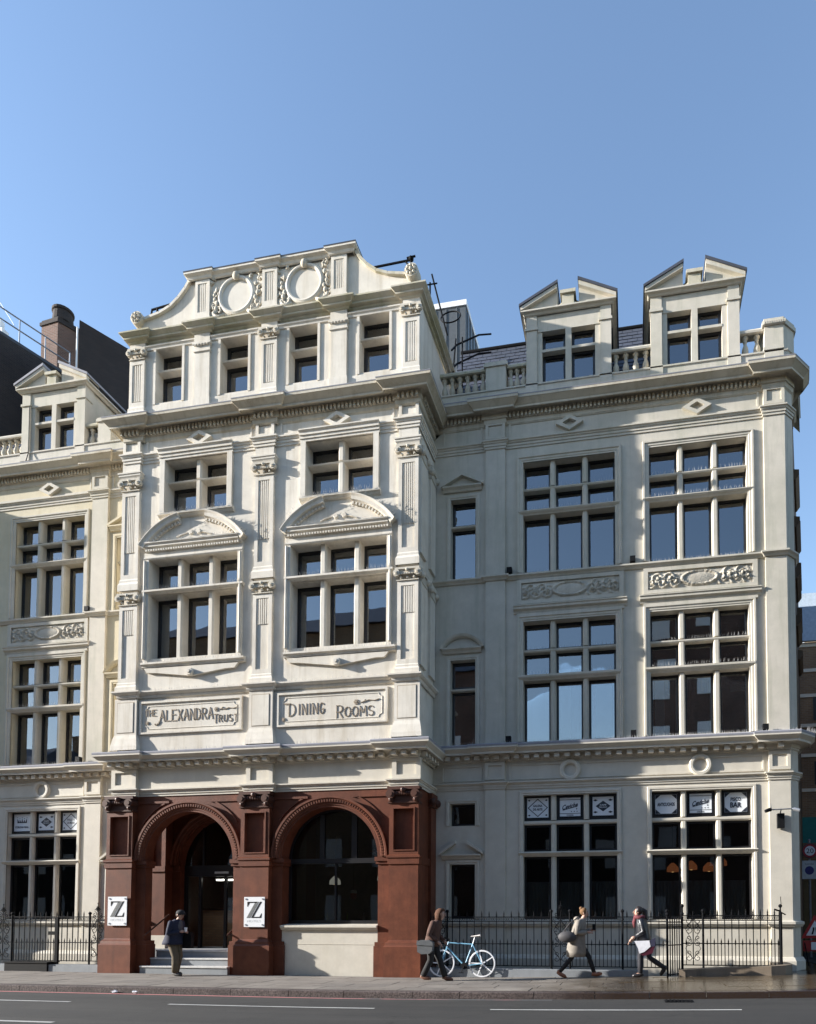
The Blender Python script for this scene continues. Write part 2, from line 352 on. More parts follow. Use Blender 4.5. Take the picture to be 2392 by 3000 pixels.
# pavement: joints as the base sheet, every flagstone a part
pv = MB(); strip(pv, -60, 4.6, -4.6, -1.30, -0.014); strip(pv, 4.6, 60, -4.6, -1.1, -0.014); strip(pv, -60, -20, -1.3, 0.0, -0.014)
strip(pv, 3.5, 9, -1.3, -0.02, -0.014); pv.quad((3.2, -0.02, gz(4) - 0.014), (9, -0.02, gz(6) - 0.014), (9, 3, gz(6)), (3.2, 3, gz(4)))
pave = obj('pavement', pv, 'joint', kind='structure')
rr = random.Random(3)
rows = [-4.56, -3.93, -3.32, -2.72, -2.12, -1.56]
def slab(x0, x1, y0, y1):
    m = MB(); t = rr.uniform(-0.004, 0.004); g = 0.006
    a, b = x0 + g, x1 - g; c, d = y0 + g, y1 - g
    m.add([(a, c, gz(a) - .03), (b, c, gz(b) - .03), (b, d, gz(b) - .03), (a, d, gz(a) - .03), (a, c, gz(a) + t), (b, c, gz(b) + t), (b, d, gz(b) + t), (a, d, gz(a) + t)],
          [(4, 5, 6, 7), (0, 1, 5, 4), (1, 2, 6, 5), (2, 3, 7, 6), (3, 0, 4, 7)])
    obj('paving_slab', m, 'slab', pave)
for j in range(5):
    x = -19.4 + rr.uniform(0, .5)
    while x < 8.5:
        w = rr.choice([0.6, 0.75, 0.9, 0.9, 1.05]); slab(x, x + w, rows[j], rows[j + 1]); x += w
for x in [-14.4 + .9 * i for i in range(23)]:
    pass
for a, b in ((-19.4, -14.5), (-5.0, 0.8)):   # strip of paving up to the railing kerb
    x = a
    while x < b - .3:
        w = min(rr.choice([0.75, 0.9, 1.05]), b - x); slab(x, x + w, -1.55, -1.31); x += w
kb = obj('kerb', strip(MB(), -60, 60, -4.87, -4.57, -0.13), 'joint', kind='structure')
x = -19.0
while x < 8.6:
    w = rr.uniform(0.9, 1.5); m = MB(); a, b = x + .006, x + w - .006; t = rr.uniform(-.004, .004)
    for zz, yy in ((-.13, -4.885), (-.012 + t, -4.885), (t, -4.868), (t, -4.575)):
        m.v += [(a, yy, gz(a) + zz), (b, yy, gz(b) + zz)]
    m.f = [(0, 1, 3, 2), (2, 3, 5, 4), (4, 5, 7, 6), (0, 2, 4, 6), (7, 5, 3, 1)]
    obj('kerb_stone', m, 'granite', kb); x += w

# ================================================================== BACKGROUND
# sooty party walls and the chimney behind the left wing
t = thing('brick_party_wall', 'dark sooty brick party wall rising behind the left dormer with a roof railing', 'wall', (-22, 4, 0))
m = MB(); m.plan([(-24.6, 1.55), (-22.1, 8.5), (-26.5, 9.9), (-29, 2.9)], 8, 24.0); ob = obj('wall', m, 'brick_dark', t); ob.location = (22, -4, 0)
m = MB(); m.plan([(-24.65, 1.5), (-22.0, 8.6), (-22.4, 8.7), (-25, 1.6)], 24.003, 24.12); ob = obj('coping', m, 'slate', t); ob.location = (22, -4, 0)
rl = MB(); A = Vector((-24.6, 1.7, 24.1)); B = Vector((-22.95, 6.0, 24.1)); Up = Vector((0, 0, 1))
for h in (0.95, 0.5): rl.tube([A + Up * h, B + Up * h], 0.028)
for k in range(6):
    q = A.lerp(B, k / 5); rl.tube([q, q + Up * 0.95], 0.025)
ob = obj('roof_railing', rl, 'bolt', t); ob.location = (22, -4, 0)
t = thing('brick_party_wall', 'dark brick gable wall between the chimney and the tall white bay', 'wall', (-20, 4, 0))
m = MB(); m.plan([(-20.35, 3.69), (-17.9, 7.95), (-19.6, 9.8), (-22.2, 5.65)], 12, 24.0); ob = obj('wall', m, 'brick_dark', t); ob.location = (20, -4, 0)
m = MB(); m.tube([(-20.40, 3.66, 15), (-20.40, 3.66, 23.7)], 0.03); ob = obj('downpipe', m, 'white', t); ob.location = (20, -4, 0)
t = thing('chimney_stack', 'square brick chimney stack with one black pot against the sky', 'chimney', (-24.4, 7, 0))
fp = [(-25.23, 6.85), (-24.33, 6.77), (-23.85, 7.60), (-24.75, 7.75)]
def grow(p, d):
    c = (sum(a for a, _ in p) / 4, sum(b for _, b in p) / 4); return [(c[0] + (a - c[0]) * d, c[1] + (b - c[1]) * d) for a, b in p]
for nm, m, mt in (('stack', MB().plan(fp, 10, 27.3), 'brick_red'), ('cap', MB().plan(grow(fp, 1.10), 27.303, 27.45).plan(grow(fp, 1.0), 27.453, 27.55), 'brick_dark'),
                  ('pot', MB().lathe([(0.40, 27.553), (0.41, 27.6), (0.38, 28.0), (0.43, 28.04), (0.43, 28.14), (0.34, 28.14)], (-24.5, 7.2, 0), 18), 'brick_dark')):
    ob = obj(nm, m, mt, t); ob.location = (24.4, -7, 0)
t = thing('aerial_mast', 'thin white stayed aerial mast with a small box above the roof railing', 'aerial', (-24.0, 4.4, 24))
mm = MB(); mm.tube([(-0.55, 0, 0.0), (-0.55, 0, 1.0)], 0.03); obj('mast', mm, 'white', t)
mm = MB(); mm.tube([(-2.6, 0.2, 4.3), (-1.3, 0.1, 2.9), (0.0, 0, 1.0)], 0.012, 4); obj('stay_wire', mm, 'white', t)
mm = MB(); mm.box(-1.15, -0.95, 0.0, 0.15, 2.1, 2.45); obj('junction_box', mm, 'brick_dark', t)
mm = MB(); mm.box(-0.75, -0.45, -0.1, 0.2, 0.0, 0.9); mm.box(-0.7, -0.55, -0.1, 0.1, 0.9, 1.25); obj('cabinet', mm, 'white', t)
# plant room on the roof
t = thing('roof_plant_room', 'grey metal clad plant room standing on the roof behind the bay', 'plant room', (-6.4, 5.2, 19))
m = MB(); m.box(-1.2, 0.62, 0, 6.5, 0, 4.55); obj('wall', m, plain('grey_cladding', (0.075, 0.085, 0.095), 0.6, 0.1), t)
m = MB(); m.box(-1.25, 0.66, -0.04, 6.6, 4.553, 4.75); obj('white_fascia', m, 'white', t)
seam = MB().box(-0.012, 0.012, -0.025, 0, 0.05, 4.5); sm = seam.mesh('cladding_seam', plain('seam', (0.12, 0.13, 0.14), 0.5))
for k in range(4): obj('cladding_seam', sm, None, t, loc=(-0.9 + 0.4 * k, -0.001, 0))
lv = MB().box(0, 0.04, -0.05, 0.05, 0.05, 4.5); lm = lv.mesh('louvre', plain('blue_grey_louvre', (0.15, 0.18, 0.22), 0.5))
for k in range(14): obj('louvre_fin', lm, None, t, loc=(0.62, 0.3 + 0.45 * k, 0))
# side street buildings on the right
t = thing('brown_brick_building', 'brown brick building with pale stone bands across the side street', 'building', (12, 13, 0))
m = MB(); m.box(-5.3, 8, 0, 10, -1, 13.4); obj('wall', m, 'brick_brown', t)
bm_ = MB().box(-5.33, 8, -0.04, 0.2, 0, 0.14).mesh('stone_band', 'paint')
for z in (2.9, 4.2, 5.5, 6.9, 8.4, 9.7, 11.0, 12.1, 13.2): obj('stone_band', bm_, None, t, loc=(0, 0, z))
wd = MB().box(0, 0.9, -0.03, 0.1, 0, 1.0).mesh('window', 'frame')
for z in (7.2, 10.0):
    for k in range(3): obj('window', wd, None, t, loc=(-4.3 + 1.6 * k, 0, z))
m = MB(); m.box(-5.15, -4.0, -0.2, -0.05, 13.403, 14.9); obj('stair_glazing', m, plain('blue_glazing', (0.22, 0.28, 0.38), 0.2), t)
t = thing('added_shade_house', 'dark brown brick house added past the right edge to shade the side street', 'house', (14, 6, 0)); obj('wall', MB().box(-4, 6, -4, 5.5, -1, 13), 'brick_brown', t); obj('roof', MB().box(-4.2, 6.2, -4.2, 5.7, 13.003, 13.3), 'slate', t)  # unseen house, added to cut the sky light on the side street
t = thing('yellow_brick_building', 'tall yellow brick block with a glazed top floor far down the side street', 'building', (16, 26, 0))
m = MB(); m.box(-5.5, 8, 0, 12, -1, 20.2); obj('wall', m, 'brick_yellow', t)
m = MB(); m.box(-5.9, 8, 0.4, 12, 20.203, 21.7); obj('top_floor', m, plain('pale_blue_cladding', (0.45, 0.52, 0.60), 0.35), t)
m = MB(); m.box(-5.9, -5.5, 0.0, 12, 17.2, 19.9); obj('side_window', m, 'white', t)
bm2 = MB().box(-5.53, 8, -0.05, 0.1, 0, 0.18).mesh('stone_band', 'paint')
for z in (15.2, 16.8, 18.9, 20.0): obj('stone_band', bm2, None, t, loc=(0, 0, z))
t = tag(obj('hoarding_net', MB().box(6.55, 9.5, 11.5, 11.56, 4.55, 5.6), plain('teal_net', (0.01, 0.16, 0.16), 0.8)), 'teal sheeting hung above the doorway in the side street', 'sheeting')
t = tag(obj('timber_hoarding', MB().box(5.95, 6.75, 8.0, 8.08, 0.2, 2.9).box(5.93, 6.77, 7.97, 8.0, 2.82, 2.92), plain('tan_board', (0.20, 0.14, 0.06), 0.8)), 'tan boarded hoarding in the shaded side street', 'hoarding')
# traffic signs on one post
post = thing('sign_post', 'grey post carrying the two traffic signs in the side street', 'post', (5.52, 5.05, 0.2))
obj('pole', MB().tube([(0, 0, 0), (0, 0, 3.75)], 0.038, 10), 'bolt', post); obj('cap', MB().ball((0, 0, 3.75), 0.045), 'bolt', post)
sg = thing('speed_sign', 'round red ringed 20 speed limit sign on the post', 'road sign', (5.52, 5.0, 3.61))
obj('plate', MB().discy(0, 0, -0.012, 0.0, 0.24, 28), plain('dark_backboard', (0.05, 0.05, 0.055)), sg)
obj('ring', MB().discy(0, 0, -0.018, -0.0125, 0.215, 28), plain('sign_red', (0.35, 0.02, 0.03), 0.4), sg)
obj('face', MB().discy(0, 0, -0.024, -0.0185, 0.155, 28), 'white', sg)
obj('numeral', text_mb(MB(), '20', -0.11, 0.11, -0.075, 0.075, -0.0255), 'black', sg)
sg = thing('parking_sign', 'pale plate with a blue roundel below the round speed sign', 'road sign', (5.50, 5.0, 3.01))
obj('plate', MB().box(-0.22, 0.22, -0.012, 0, -0.29, 0.29), 'palegrey', sg)
obj('roundel', MB().discy(0.0, -0.02, -0.018, -0.0125, 0.135, 28), plain('sign_blue', (0.02, 0.025, 0.16), 0.4), sg)
obj('lettering', text_mb(MB(), 'Controlled', -0.13, 0.13, 0.16, 0.21, -0.0135), 'black', sg)
# narrow-road warning sign on its frame
sg = thing('roadworks_sign', 'red triangle road narrows warning sign on a black frame', 'road sign', (4.63, 0.95, 0.26), 0.0)
def tri(m, s, y0, y1, dz=0): return m.prism([(-s * 0.30, 0.70 + dz + 0.0), (s * 0.30, 0.70 + dz), (0, 0.70 + dz + s * 0.54)], y0, y1)
obj('red_border', tri(MB(), 1.12, -0.02, 0.0), plain('warning_red', (0.42, 0.03, 0.03), 0.4), sg)
obj('face', tri(MB(), 0.72, -0.026, -0.0205, 0.07), 'white', sg)
m = MB()
for s in (-1, 1): m.prism([(s * .07 - .02, .80), (s * .07 + .02, .80), (s * .035 + .02, .92), (s * .035 - .02, .92)][::1], -0.032, -0.0265); m.prism([(s * .035 - .02, .92), (s * .035 + .02, .92), (s * .035 + .02, .98), (s * .035 - .02, .98)], -0.032, -0.0265)
obj('symbol', m, 'black', sg)
m = MB(); m.box(-.30, .34, -.02, 0, .36, .64); obj('lower_plate', m, 'warning' if 'warning' in MT else plain('warning_red_plate', (0.36, 0.03, 0.03), 0.4), sg)
m = MB(); m.box(-.10, .30, -.026, -.0205, .40, .60); obj('plate_face', m, 'white', sg)
m = MB(); m.tube([(-.26, 0.02, .66), (-.22, -.25, 0)], .014); m.tube([(.26, .02, .66), (.26, -.25, 0)], .014); m.tube([(-.26, .02, .66), (-.22, .3, 0)], .014); obj('stand', m, 'iron', sg)
# parked van, only its rear corner shows past the corner of the building
van = thing('parked_van', 'white van with a lit red tail lamp in the side street', 'van', (8.35, 12.4, 0.30))
def bodyprof(): return [(-0.98, 0.35), (0.98, 0.35), (1.0, 1.2), (0.9, 2.25), (0.78, 2.38), (-0.78, 2.38), (-0.9, 2.25), (-1.0, 1.2)]
obj('body', MB().prism(bodyprof(), 0, 4.4), plain('van_white', (0.62, 0.64, 0.68), 0.3), van)
obj('rear_window', MB().prism([(-.78, 1.35), (.78, 1.35), (.70, 2.1), (-.70, 2.1)], -0.012, -0.002), 'glass_dark', van)
obj('bumper', MB().box(-1.0, 1.0, -.08, -.003, .35, .62), 'black', van)
for s in (-1, 1):
    obj('tail_lamp', MB().box(s * .92 - .07, s * .92 + .07, -.03, .02, 1.25, 1.75), emis('tail_lamp_red', (0.9, 0.06, 0.03), 1.2), van)
    for yy in (.9, 3.4): obj('wheel', MB().add(*(lambda q: (q.v, q.f))(MB().tube([(s * .88 - .1, yy, .33), (s * .88 + .1, yy, .33)], .33, 18))), 'black', van)
    obj('wing_mirror', MB().box(s * 1.1 - .09, s * 1.1 + .09, 3.3, 3.36, 1.4, 1.65), 'black', van)
# houses on our side of the street: they stand behind the camera and show in the window glass
rr = random.Random(11)
opp = [(-64, 14, 13, 'brick_red'), (-50, 9, 11.5, 'brick_brown'), (-41, 8, 9.6, 'brick_dark'), (-33, 3, 15, 'brick_red'), (-30, 17, 18.8, 'brick_brown'), (-13, 4, 16, 'brick_red'), (-9, 9, 9.0, 'brick_dark'), (0, 9, 20.5, 'brick_red'), (9, 14, 19, 'brick_brown'), (23, 16, 15, 'brick_red'), (39, 22, 14, 'brick_dark')]
labs = ['long red brick warehouse behind the camera at the far left', 'brown brick terrace house behind the camera beside the long warehouse', 'low sooty brick house behind the camera well left of the viewpoint', 'narrow red brick house behind the camera between the sooty and the tall brown houses', 'tall broad brown brick house behind the camera left of the viewpoint', 'red brick gabled house just left of the low sooty one behind the camera', 'lowest sooty brick house just behind the camera', 'tallest red brick house behind the camera', 'broad brown brick block behind the camera beside the tallest house', 'wide red brick block behind the camera right of the viewpoint', 'long sooty brick block behind the camera at the far right']
for (x, w, h, mt), lb in zip(opp, labs):
    t = thing('terrace_house', lb, 'house', (x + w / 2, -21.5, 0)); m = MB(); m.box(-w / 2 + .02, w / 2 - .02, -9, 0, -3.1, h); obj('wall', m, mt, t)
    m = MB(); m.add([(-w / 2, 0.2, h + .01), (w / 2, 0.2, h + .01), (w / 2, -9, h + .01), (-w / 2, -9, h + .01), (-w / 2 + 1, -4.5, h + 3.0), (w / 2 - 1, -4.5, h + 3.0)], [(0, 1, 5, 4), (2, 3, 4, 5), (1, 2, 5), (3, 0, 4), (3, 2, 1, 0)]); obj('roof', m, 'slate', t)
    wm = MB().box(-.5, .5, 0.0, .05, -.85, .85).mesh('window', 'white'); n = int(w / 2.6)
    for r in range(int(h / 3.4)):
        for k in range(n): obj('window', wm, None, t, loc=(-w / 2 + (k + .5) * w / n, .003, 2 + r * 3.3))
    m = MB(); m.box(w / 2 - 1.6, w / 2 - .5, -6, -5, h + .5, h + 4.2); obj('chimney', m, mt, t)
# ================================================================== THE BUILDING
HB = thing('stucco_building', 'long cream stucco and terracotta building with a tall gabled bay', 'building', (0, 0, 0))
BX0, BX1, BY = -13.93, -5.37, -1.33       # bay wall faces
PC = (-13.73, -9.68, -5.63)               # bay pilaster centres
GFT = 4.80

RP = random.Random(21)
# ---------------------------------------------------------------- window lights: black frame + pane
def light(par, x0, x1, z0, z1, y, fw=0.055, gl='glass', fr='frame'):
    m = MB(); d = 0.06
    m.box(x0, x0 + fw, y, y + d, z0, z1); m.box(x1 - fw, x1, y, y + d, z0, z1)
    m.box(x0 + fw, x1 - fw, y, y + d, z0, z0 + fw * 1.2); m.box(x0 + fw, x1 - fw, y, y + d, z1 - fw, z1)
    obj('frame', m, fr, par)
    a, b, c, e = x0 + fw - .004, x1 - fw + .004, z0 + fw, z1 - fw + .004; t = [RP.uniform(-.004, .004) for _ in range(3)]; Y = lambda i, j: y + .032 + t[0] + (i * t[1] + j * t[2])
    obj('pane', MB().add([(a, Y(-1, -1), c), (b, Y(1, -1), c), (b, Y(1, 1), e), (a, Y(-1, 1), e)] + [(a, Y(-1, -1) + .006, c), (b, Y(1, -1) + .006, c), (b, Y(1, 1) + .006, e), (a, Y(-1, 1) + .006, e)], [(0, 1, 2, 3), (7, 6, 5, 4), (0, 4, 5, 1), (1, 5, 6, 2), (2, 6, 7, 3), (3, 7, 4, 0)]), gl, par)
def mullwin(x0, x1, z0, z1, yw, rec, cols, rows, mat, mw=0.15, heavy=None, fw=0.055, gl='glass', front=0.04, name='window'):
    """stone mullions and transoms in an opening; rows = transom (bottom, top) list"""
    m = MB(); n = cols; lw = ((x1 - x0) - mw * (n - 1)) / n; yb = yw + rec + .08; yf = yw + front
    cz = [z0] + [v for r in rows for v in r] + [z1]
    for k in range(1, n):
        a = x0 + k * lw + (k - 1) * mw
        for j in range(0, len(cz), 2):      # chamfered mullion
            m.plan([(a, yb), (a, yf + .05), (a + .035, yf), (a + mw - .035, yf), (a + mw, yf + .05), (a + mw, yb)], cz[j], cz[j + 1])
    for i, (a, b) in enumerate(rows):
        if heavy is not None and i == heavy:
            m.sweep([(x0 - .13, yw), (x1 + .13, yw)], [(-rec - .08, a), (0.0, a), (0.02, a + .03), (0.05, a + .055), (0.075, a + .09), (0.075, b - .03), (0.0, b), (-rec - .08, b + .02)])
        else:
            m.add([(x0, yf + .02, a), (x1, yf + .02, a), (x1, yf, a + .03), (x0, yf, a + .03), (x0, yf, b - .035), (x1, yf, b - .035), (x1, yb, b + .02), (x0, yb, b + .02), (x0, yb, a), (x1, yb, a)],
                  [(0, 1, 2, 3), (3, 2, 5, 4), (4, 5, 6, 7), (8, 9, 1, 0)])
    w = obj(name, m, mat, HB)
    for j in range(0, len(cz), 2):
        for k in range(n): light(w, x0 + k * (lw + mw), x0 + k * (lw + mw) + lw, cz[j], cz[j + 1], yw + rec, fw, gl)
    if z0 > 6:      # pale inner sashes of the secondary glazing
        m = MB(); ys = yw + rec + .075
        for k in range(n):
            a, b = x0 + k * (lw + mw) + .03, x0 + k * (lw + mw) + lw - .03
            for j in range(0, len(cz), 2): m.box(a, a + .05, ys, ys + .03, cz[j] + .04, cz[j + 1] - .02); m.box(b - .05, b, ys, ys + .03, cz[j] + .04, cz[j + 1] - .02); m.box(a + .05, b - .05, ys, ys + .03, cz[j + 1] - .09, cz[j + 1] - .02)
        obj('inner_sash', m, 'net', w, kind='stuff')
    return w
def surround(par, x0, x1, z0, z1, yw, mat, wd=0.17, out=0.06, sill=False, name='surround'):
    """moulded architrave round three sides of an opening"""
    pr = [(0.0, -.02), (0.0, .02), (.035, .02), (.05, .035), (.10, .035), (.115, out), (wd - .01, out), (wd, out - .03), (wd, -.02)]
    m = MB(); k = len(pr); vs = []
    for cx, cz, sx, sz in ((x0, z0, -1, 0), (x0, z1, -1, 1), (x1, z1, 1, 1), (x1, z0, 1, 0)):
        for d, o in pr: vs.append((cx + sx * d, yw - o, cz + sz * d))
    m.add(vs, [(i * k + j, (i + 1) * k + j, (i + 1) * k + j + 1, i * k + j + 1) for i in range(3) for j in range(k - 1)])
    return obj(name, m, mat, par)
# ---------------------------------------------------------------- wing walls
WIN_A, WIN_B, WIN_L = (-2.85, -0.39), (0.50, 2.96), (-18.93, -16.47)
WIN_FAR = (-22.3, -19.84)
F2, F1, GF = (10.80, 13.85), (6.19, 9.45), (1.45, 4.75)
SM = (-4.87, -4.17); SML = (-15.34, -14.64)
def wing_holes(ws, small):
    h_up = [(a, b, *z) for a, b in ws for z in (F2, F1)]; h_gf = [(a, b, *GF) for a, b in ws]
    if not small: h_up += [(*SML, 10.77, 13.02), (*SML, 6.15, 8.52)]; h_gf += [(*SML, 1.46, 2.93)]
    if small:
        h_up += [(*SM, 10.77, 13.02), (*SM, 6.15, 8.52)]; h_gf += [(*SM, 3.97, 4.58), (*SM, 1.46, 2.93)]
    return h_up, h_gf
for x0, x1, ws, small in ((BX1 - .05, 3.95, (WIN_A, WIN_B), True), (-23.3, BX0 + .05, (WIN_L,), False)):
    hu, hg = wing_holes(ws, small)
    obj('wall', wall(MB(), x0, x1, 5.9, 15.2, 0.0, hu, 0.34), 'wing' if small else 'wing_left', HB)
    obj('ground_floor_wall', wall(MB(), x0, x1, -2.6, 5.9, 0.0, hg, 0.24), 'paint', HB)
for ws in (WIN_A, WIN_B, WIN_L):
    for fi, (z0, z1) in enumerate((F2, F1)):
        rows = [(12.37, 12.51), (13.08, 13.17)] if fi == 0 else [(7.83, 8.00), (8.62, 8.72)]
        w = mullwin(*ws, z0, z1, 0.0, 0.25, 3, rows, 'wing', heavy=0)
        surround(w, ws[0], ws[1], z0, z1, 0.0, 'wing')
    w = mullwin(*ws, *GF, 0.0, 0.15, 3, [(3.11, 3.24), (3.96, 4.08)], 'paint', gl='glass_dark', mw=.14, heavy=0)
    surround(w, ws[0], ws[1], *GF, 0.0, 'paint', wd=.10, out=.02)
# narrow windows beside the bay
def small_win(z0, z1, rows, kind, zp, mat, gl='glass', sm=SM):
    w = mullwin(*sm, z0, z1, 0.0, 0.2, 1, rows, mat, gl=gl, fw=.06)
    surround(w, *sm, z0, z1, 0.0, mat, wd=.12, out=.03)
    if kind:
        c = (sm[0] + sm[1]) / 2 - .02; a, b = c - .60, c + .60; m = MB()
        m.sweep([(a + .06, 0), (b - .06, 0)], [(0, zp - .1), (.05, zp - .1), (.08, zp - .05), (.14, zp), (.14, zp + .035), (0, zp + .05)])
        if kind == 'seg':
            m.arc(c, zp - .27, 0.0, [(.60, 0), (.60, .05), (.63, .10), (.69, .13), (.69, 0)], .47, PI - .47, 16)
        else:
            ap, gap = (zp + .33, 0.0) if kind == 'tri' else (zp + .42, .16)
            for s in (-1, 1):
                e = c + s * .60; t_ = c + s * gap; q = zp + .04 + (ap - zp - .04) * (1 - gap / .60)
                m.prism([(e, zp + .03), (t_, q), (t_, q + .085), (e, zp + .10)] if s < 0 else [(t_, q), (e, zp + .03), (e, zp + .10), (t_, q + .085)], -.12, 0.0)
        obj('pediment', m, mat, w)
small_win(10.77, 13.02, [(12.24, 12.33)], 'tri', 13.32, 'wing')
small_win(6.15, 8.52, [(7.68, 7.77)], 'seg', 8.80, 'wing')
small_win(10.77, 13.02, [(12.24, 12.33)], 'tri', 13.32, 'wing_left', 'glass', SML); small_win(6.15, 8.52, [(7.68, 7.77)], 'seg', 8.80, 'wing_left', 'glass', SML); small_win(1.46, 2.93, [], 'broken', 3.16, 'paint', 'glass_dark', SML)
small_win(3.97, 4.58, [], None, 0, 'paint', 'glass_dark')
small_win(1.46, 2.93, [], 'broken', 3.16, 'paint', 'glass_dark')
# ---------------------------------------------------------------- wing pilasters
def pilaster(x0, x1, z0, z1, mat, y0=0.0, out=0.07, name='pilaster'):
    m = MB(); m.box(x0, x1, y0 - out, y0 + .02, z0, z1); return obj(name, m, mat, HB)
PW = [(-3.88, -3.34), (3.37, 3.88), (-16.17, -15.63)]
CH = [(3.88, -.07), (4.12, .20)]           # canted corner, then the side street
SIDE = [(4.12, .20), (6.06, 8.2)]
for i, (a, b) in enumerate(PW):
    for z0, z1, mt in ((-.0, 4.93, 'paint'), (6.1, 10.62, 'wing'), (10.74, 14.28, 'wing'), (14.5, 15.1, 'wing'), (5.13, 5.68, 'paint')):
        if i == 1:
            m = MB(); m.add([(a, .02, z0), (a, -.07, z0), (b, -.07, z0), (4.12, .20, z0), (a, .02, z1), (a, -.07, z1), (b, -.07, z1), (4.12, .20, z1)], [(0, 1, 5, 4), (1, 2, 6, 5), (2, 3, 7, 6)]); obj('pilaster', m, mt, HB)
        else: pilaster(a, b, z0, z1, mt)
    # frieze block with a sunk panel
    for z0, z1, mt in ((14.56, 15.02, 'wing'), (5.18, 5.64, 'paint')):
        m = MB(); q = .08; y = -.07
        m.box(a, a + q, y - .035, y, z0, z1); m.box(b - q, b, y - .035, y, z0, z1); m.box(a + q, b - q, y - .035, y, z0, z0 + q); m.box(a + q, b - q, y - .035, y, z1 - q, z1)
        obj('frieze_block', m, mt, HB)
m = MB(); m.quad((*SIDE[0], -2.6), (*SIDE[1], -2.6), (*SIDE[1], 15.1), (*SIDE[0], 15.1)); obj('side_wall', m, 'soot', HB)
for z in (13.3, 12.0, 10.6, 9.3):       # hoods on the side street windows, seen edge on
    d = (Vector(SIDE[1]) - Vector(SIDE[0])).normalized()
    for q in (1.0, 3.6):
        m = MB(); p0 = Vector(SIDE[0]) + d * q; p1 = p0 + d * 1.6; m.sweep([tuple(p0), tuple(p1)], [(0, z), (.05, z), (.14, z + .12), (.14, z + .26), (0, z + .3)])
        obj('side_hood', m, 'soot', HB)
# ---------------------------------------------------------------- plan paths for the mouldings
def wing_path(d=0.0, right=True):
    """outline of the wing front with the pilasters standing proud by d"""
    if right: return [(BX1, 0), (-3.88, 0), (-3.88, -d), (-3.34, -d), (-3.34, 0), (3.37, 0), (3.37, -d), (3.88, -d), (4.12, .20), (4.20, .55)]
    return [(-23.3, 0), (-16.17, 0), (-16.17, -d), (-15.63, -d), (-15.63, 0), (BX0, 0)]
def mould(name, prof, mat, d=.07, sides=(True, False)):
    o = []
    for r in sides: o.append(obj(name, MB().sweep(wing_path(d, r), prof), mat, HB))
    return o
# main cornice of the wings
def cornice_prof(z, p): return [(0, z - .16), (.04, z - .12), (.04, z - .005), (.07, z), (.07, z + .14), (.11, z + .17), (.14, z + .175), (p - .16, z + .165), (p - .16, z + .115), (p - .135, z + .115), (p - .135, z + .165), (p - .125, z + .175), (p - .02, z + .275), (p, z + .285), (p, z + .37)]
mc = mould('main_cornice', cornice_prof(15.10, .42), 'trim')
for r in (True, False):
    obj('lead_flashing', MB().sweep(wing_path(.07, r), [(.425, 15.45), (.43, 15.475), (.0, 15.53)]), 'lead', HB)
def teeth(x0, x1, pitch, w, y0, y1, z0, z1, name, mat, stuff=False, par=None):
    n = int((x1 - x0) / pitch); pitch = (x1 - x0) / n
    if stuff:
        m = MB()
        for k in range(n): m.box(x0 + pitch * k + (pitch - w) / 2, x0 + pitch * k + (pitch + w) / 2, y0, y1, z0, z1)
        return obj(name, m, mat, par or HB, kind='stuff')
    me = MB().box(-w / 2, w / 2, y0, y1, z0, z1).mesh(name, mat)
    for k in range(n): obj(name, me, None, par or HB, loc=(x0 + pitch * (k + .5), 0, 0))
teeth(BX1 + .05, 3.85, .108, .058, -.135, -.05, 15.10, 15.235, 'dentil_course', 'trim', True)
teeth(-21.5, BX0 - .05, .108, .058, -.135, -.05, 15.10, 15.235, 'dentil_course', 'trim', True)
# wing friezes, architraves, strings
def panel_frame(x0, x1, z0, z1, y, mat, name='frieze_panel', w=.045, o=.025):
    m = MB(); m.box(x0, x1, y - o, y, z1 - w, z1); m.box(x0, x1, y - o, y, z0, z0 + w); m.box(x0, x0 + w, y - o, y, z0 + w, z1 - w); m.box(x1 - w, x1, y - o, y, z0 + w, z1 - w); return obj(name, m, mat, HB)
arch_prof = lambda z0, z1: [(0, z0), (.025, z0), (.025, z0 + (z1 - z0) * .3), (.045, z0 + (z1 - z0) * .3), (.045, z0 + (z1 - z0) * .62), (.065, z0 + (z1 - z0) * .62), (.075, z1 - .05), (.105, z1 - .035), (.105, z1), (0, z1 + .012)]
mould('architrave', arch_prof(14.28, 14.50), 'wing'); mould('architrave', arch_prof(4.93, 5.12), 'paint')
mould('string_course', [(0, 10.62), (.035, 10.62), (.06, 10.66), (.11, 10.70), (.11, 10.74), (0, 10.765)], 'wing')
mould('sill_course', [(0, 1.27), (.05, 1.27), (.07, 1.31), (.09, 1.33), (.09, 1.39), (0, 1.42)], 'paint')
mould('plinth', [(0, .0), (.10, .0), (.10, .42), (.05, .5), (0, .52)], 'paint')
for a, b in ((-5.1, -3.98), (-3.24, 3.27), (-21.0, -16.27), (-15.53, -14.0)):
    panel_frame(a, b, 14.55, 15.0, 0, 'wing'); panel_frame(a, b, 5.17, 5.6, 0, 'paint')
def gf_cornice_prof(z, p): return [(0, z - .06), (.03, z - .05), (.03, z), (.06, z), (.06, z + .09), (.12, z + .11), (p - .12, z + .13), (p - .12, z + .095), (p - .10, z + .095), (p - .10, z + .145), (p - .09, z + .155), (p - .015, z + .225), (p, z + .235), (p, z + .30)]
mould('lower_cornice', gf_cornice_prof(5.73, .40), 'paint')
for r in (True, False): obj('lead_flashing', MB().sweep(wing_path(.07, r), [(.403, 6.005), (.41, 6.05), (.39, 6.075), (.0, 6.13)]), 'lead', HB)
teeth(BX1 + .35, 3.3, .265, .135, -.22, -.03, 5.71, 5.82, 'dentil', 'paint'); teeth(-19.6, BX0 - .3, .265, .135, -.22, -.03, 5.71, 5.82, 'dentil', 'paint')
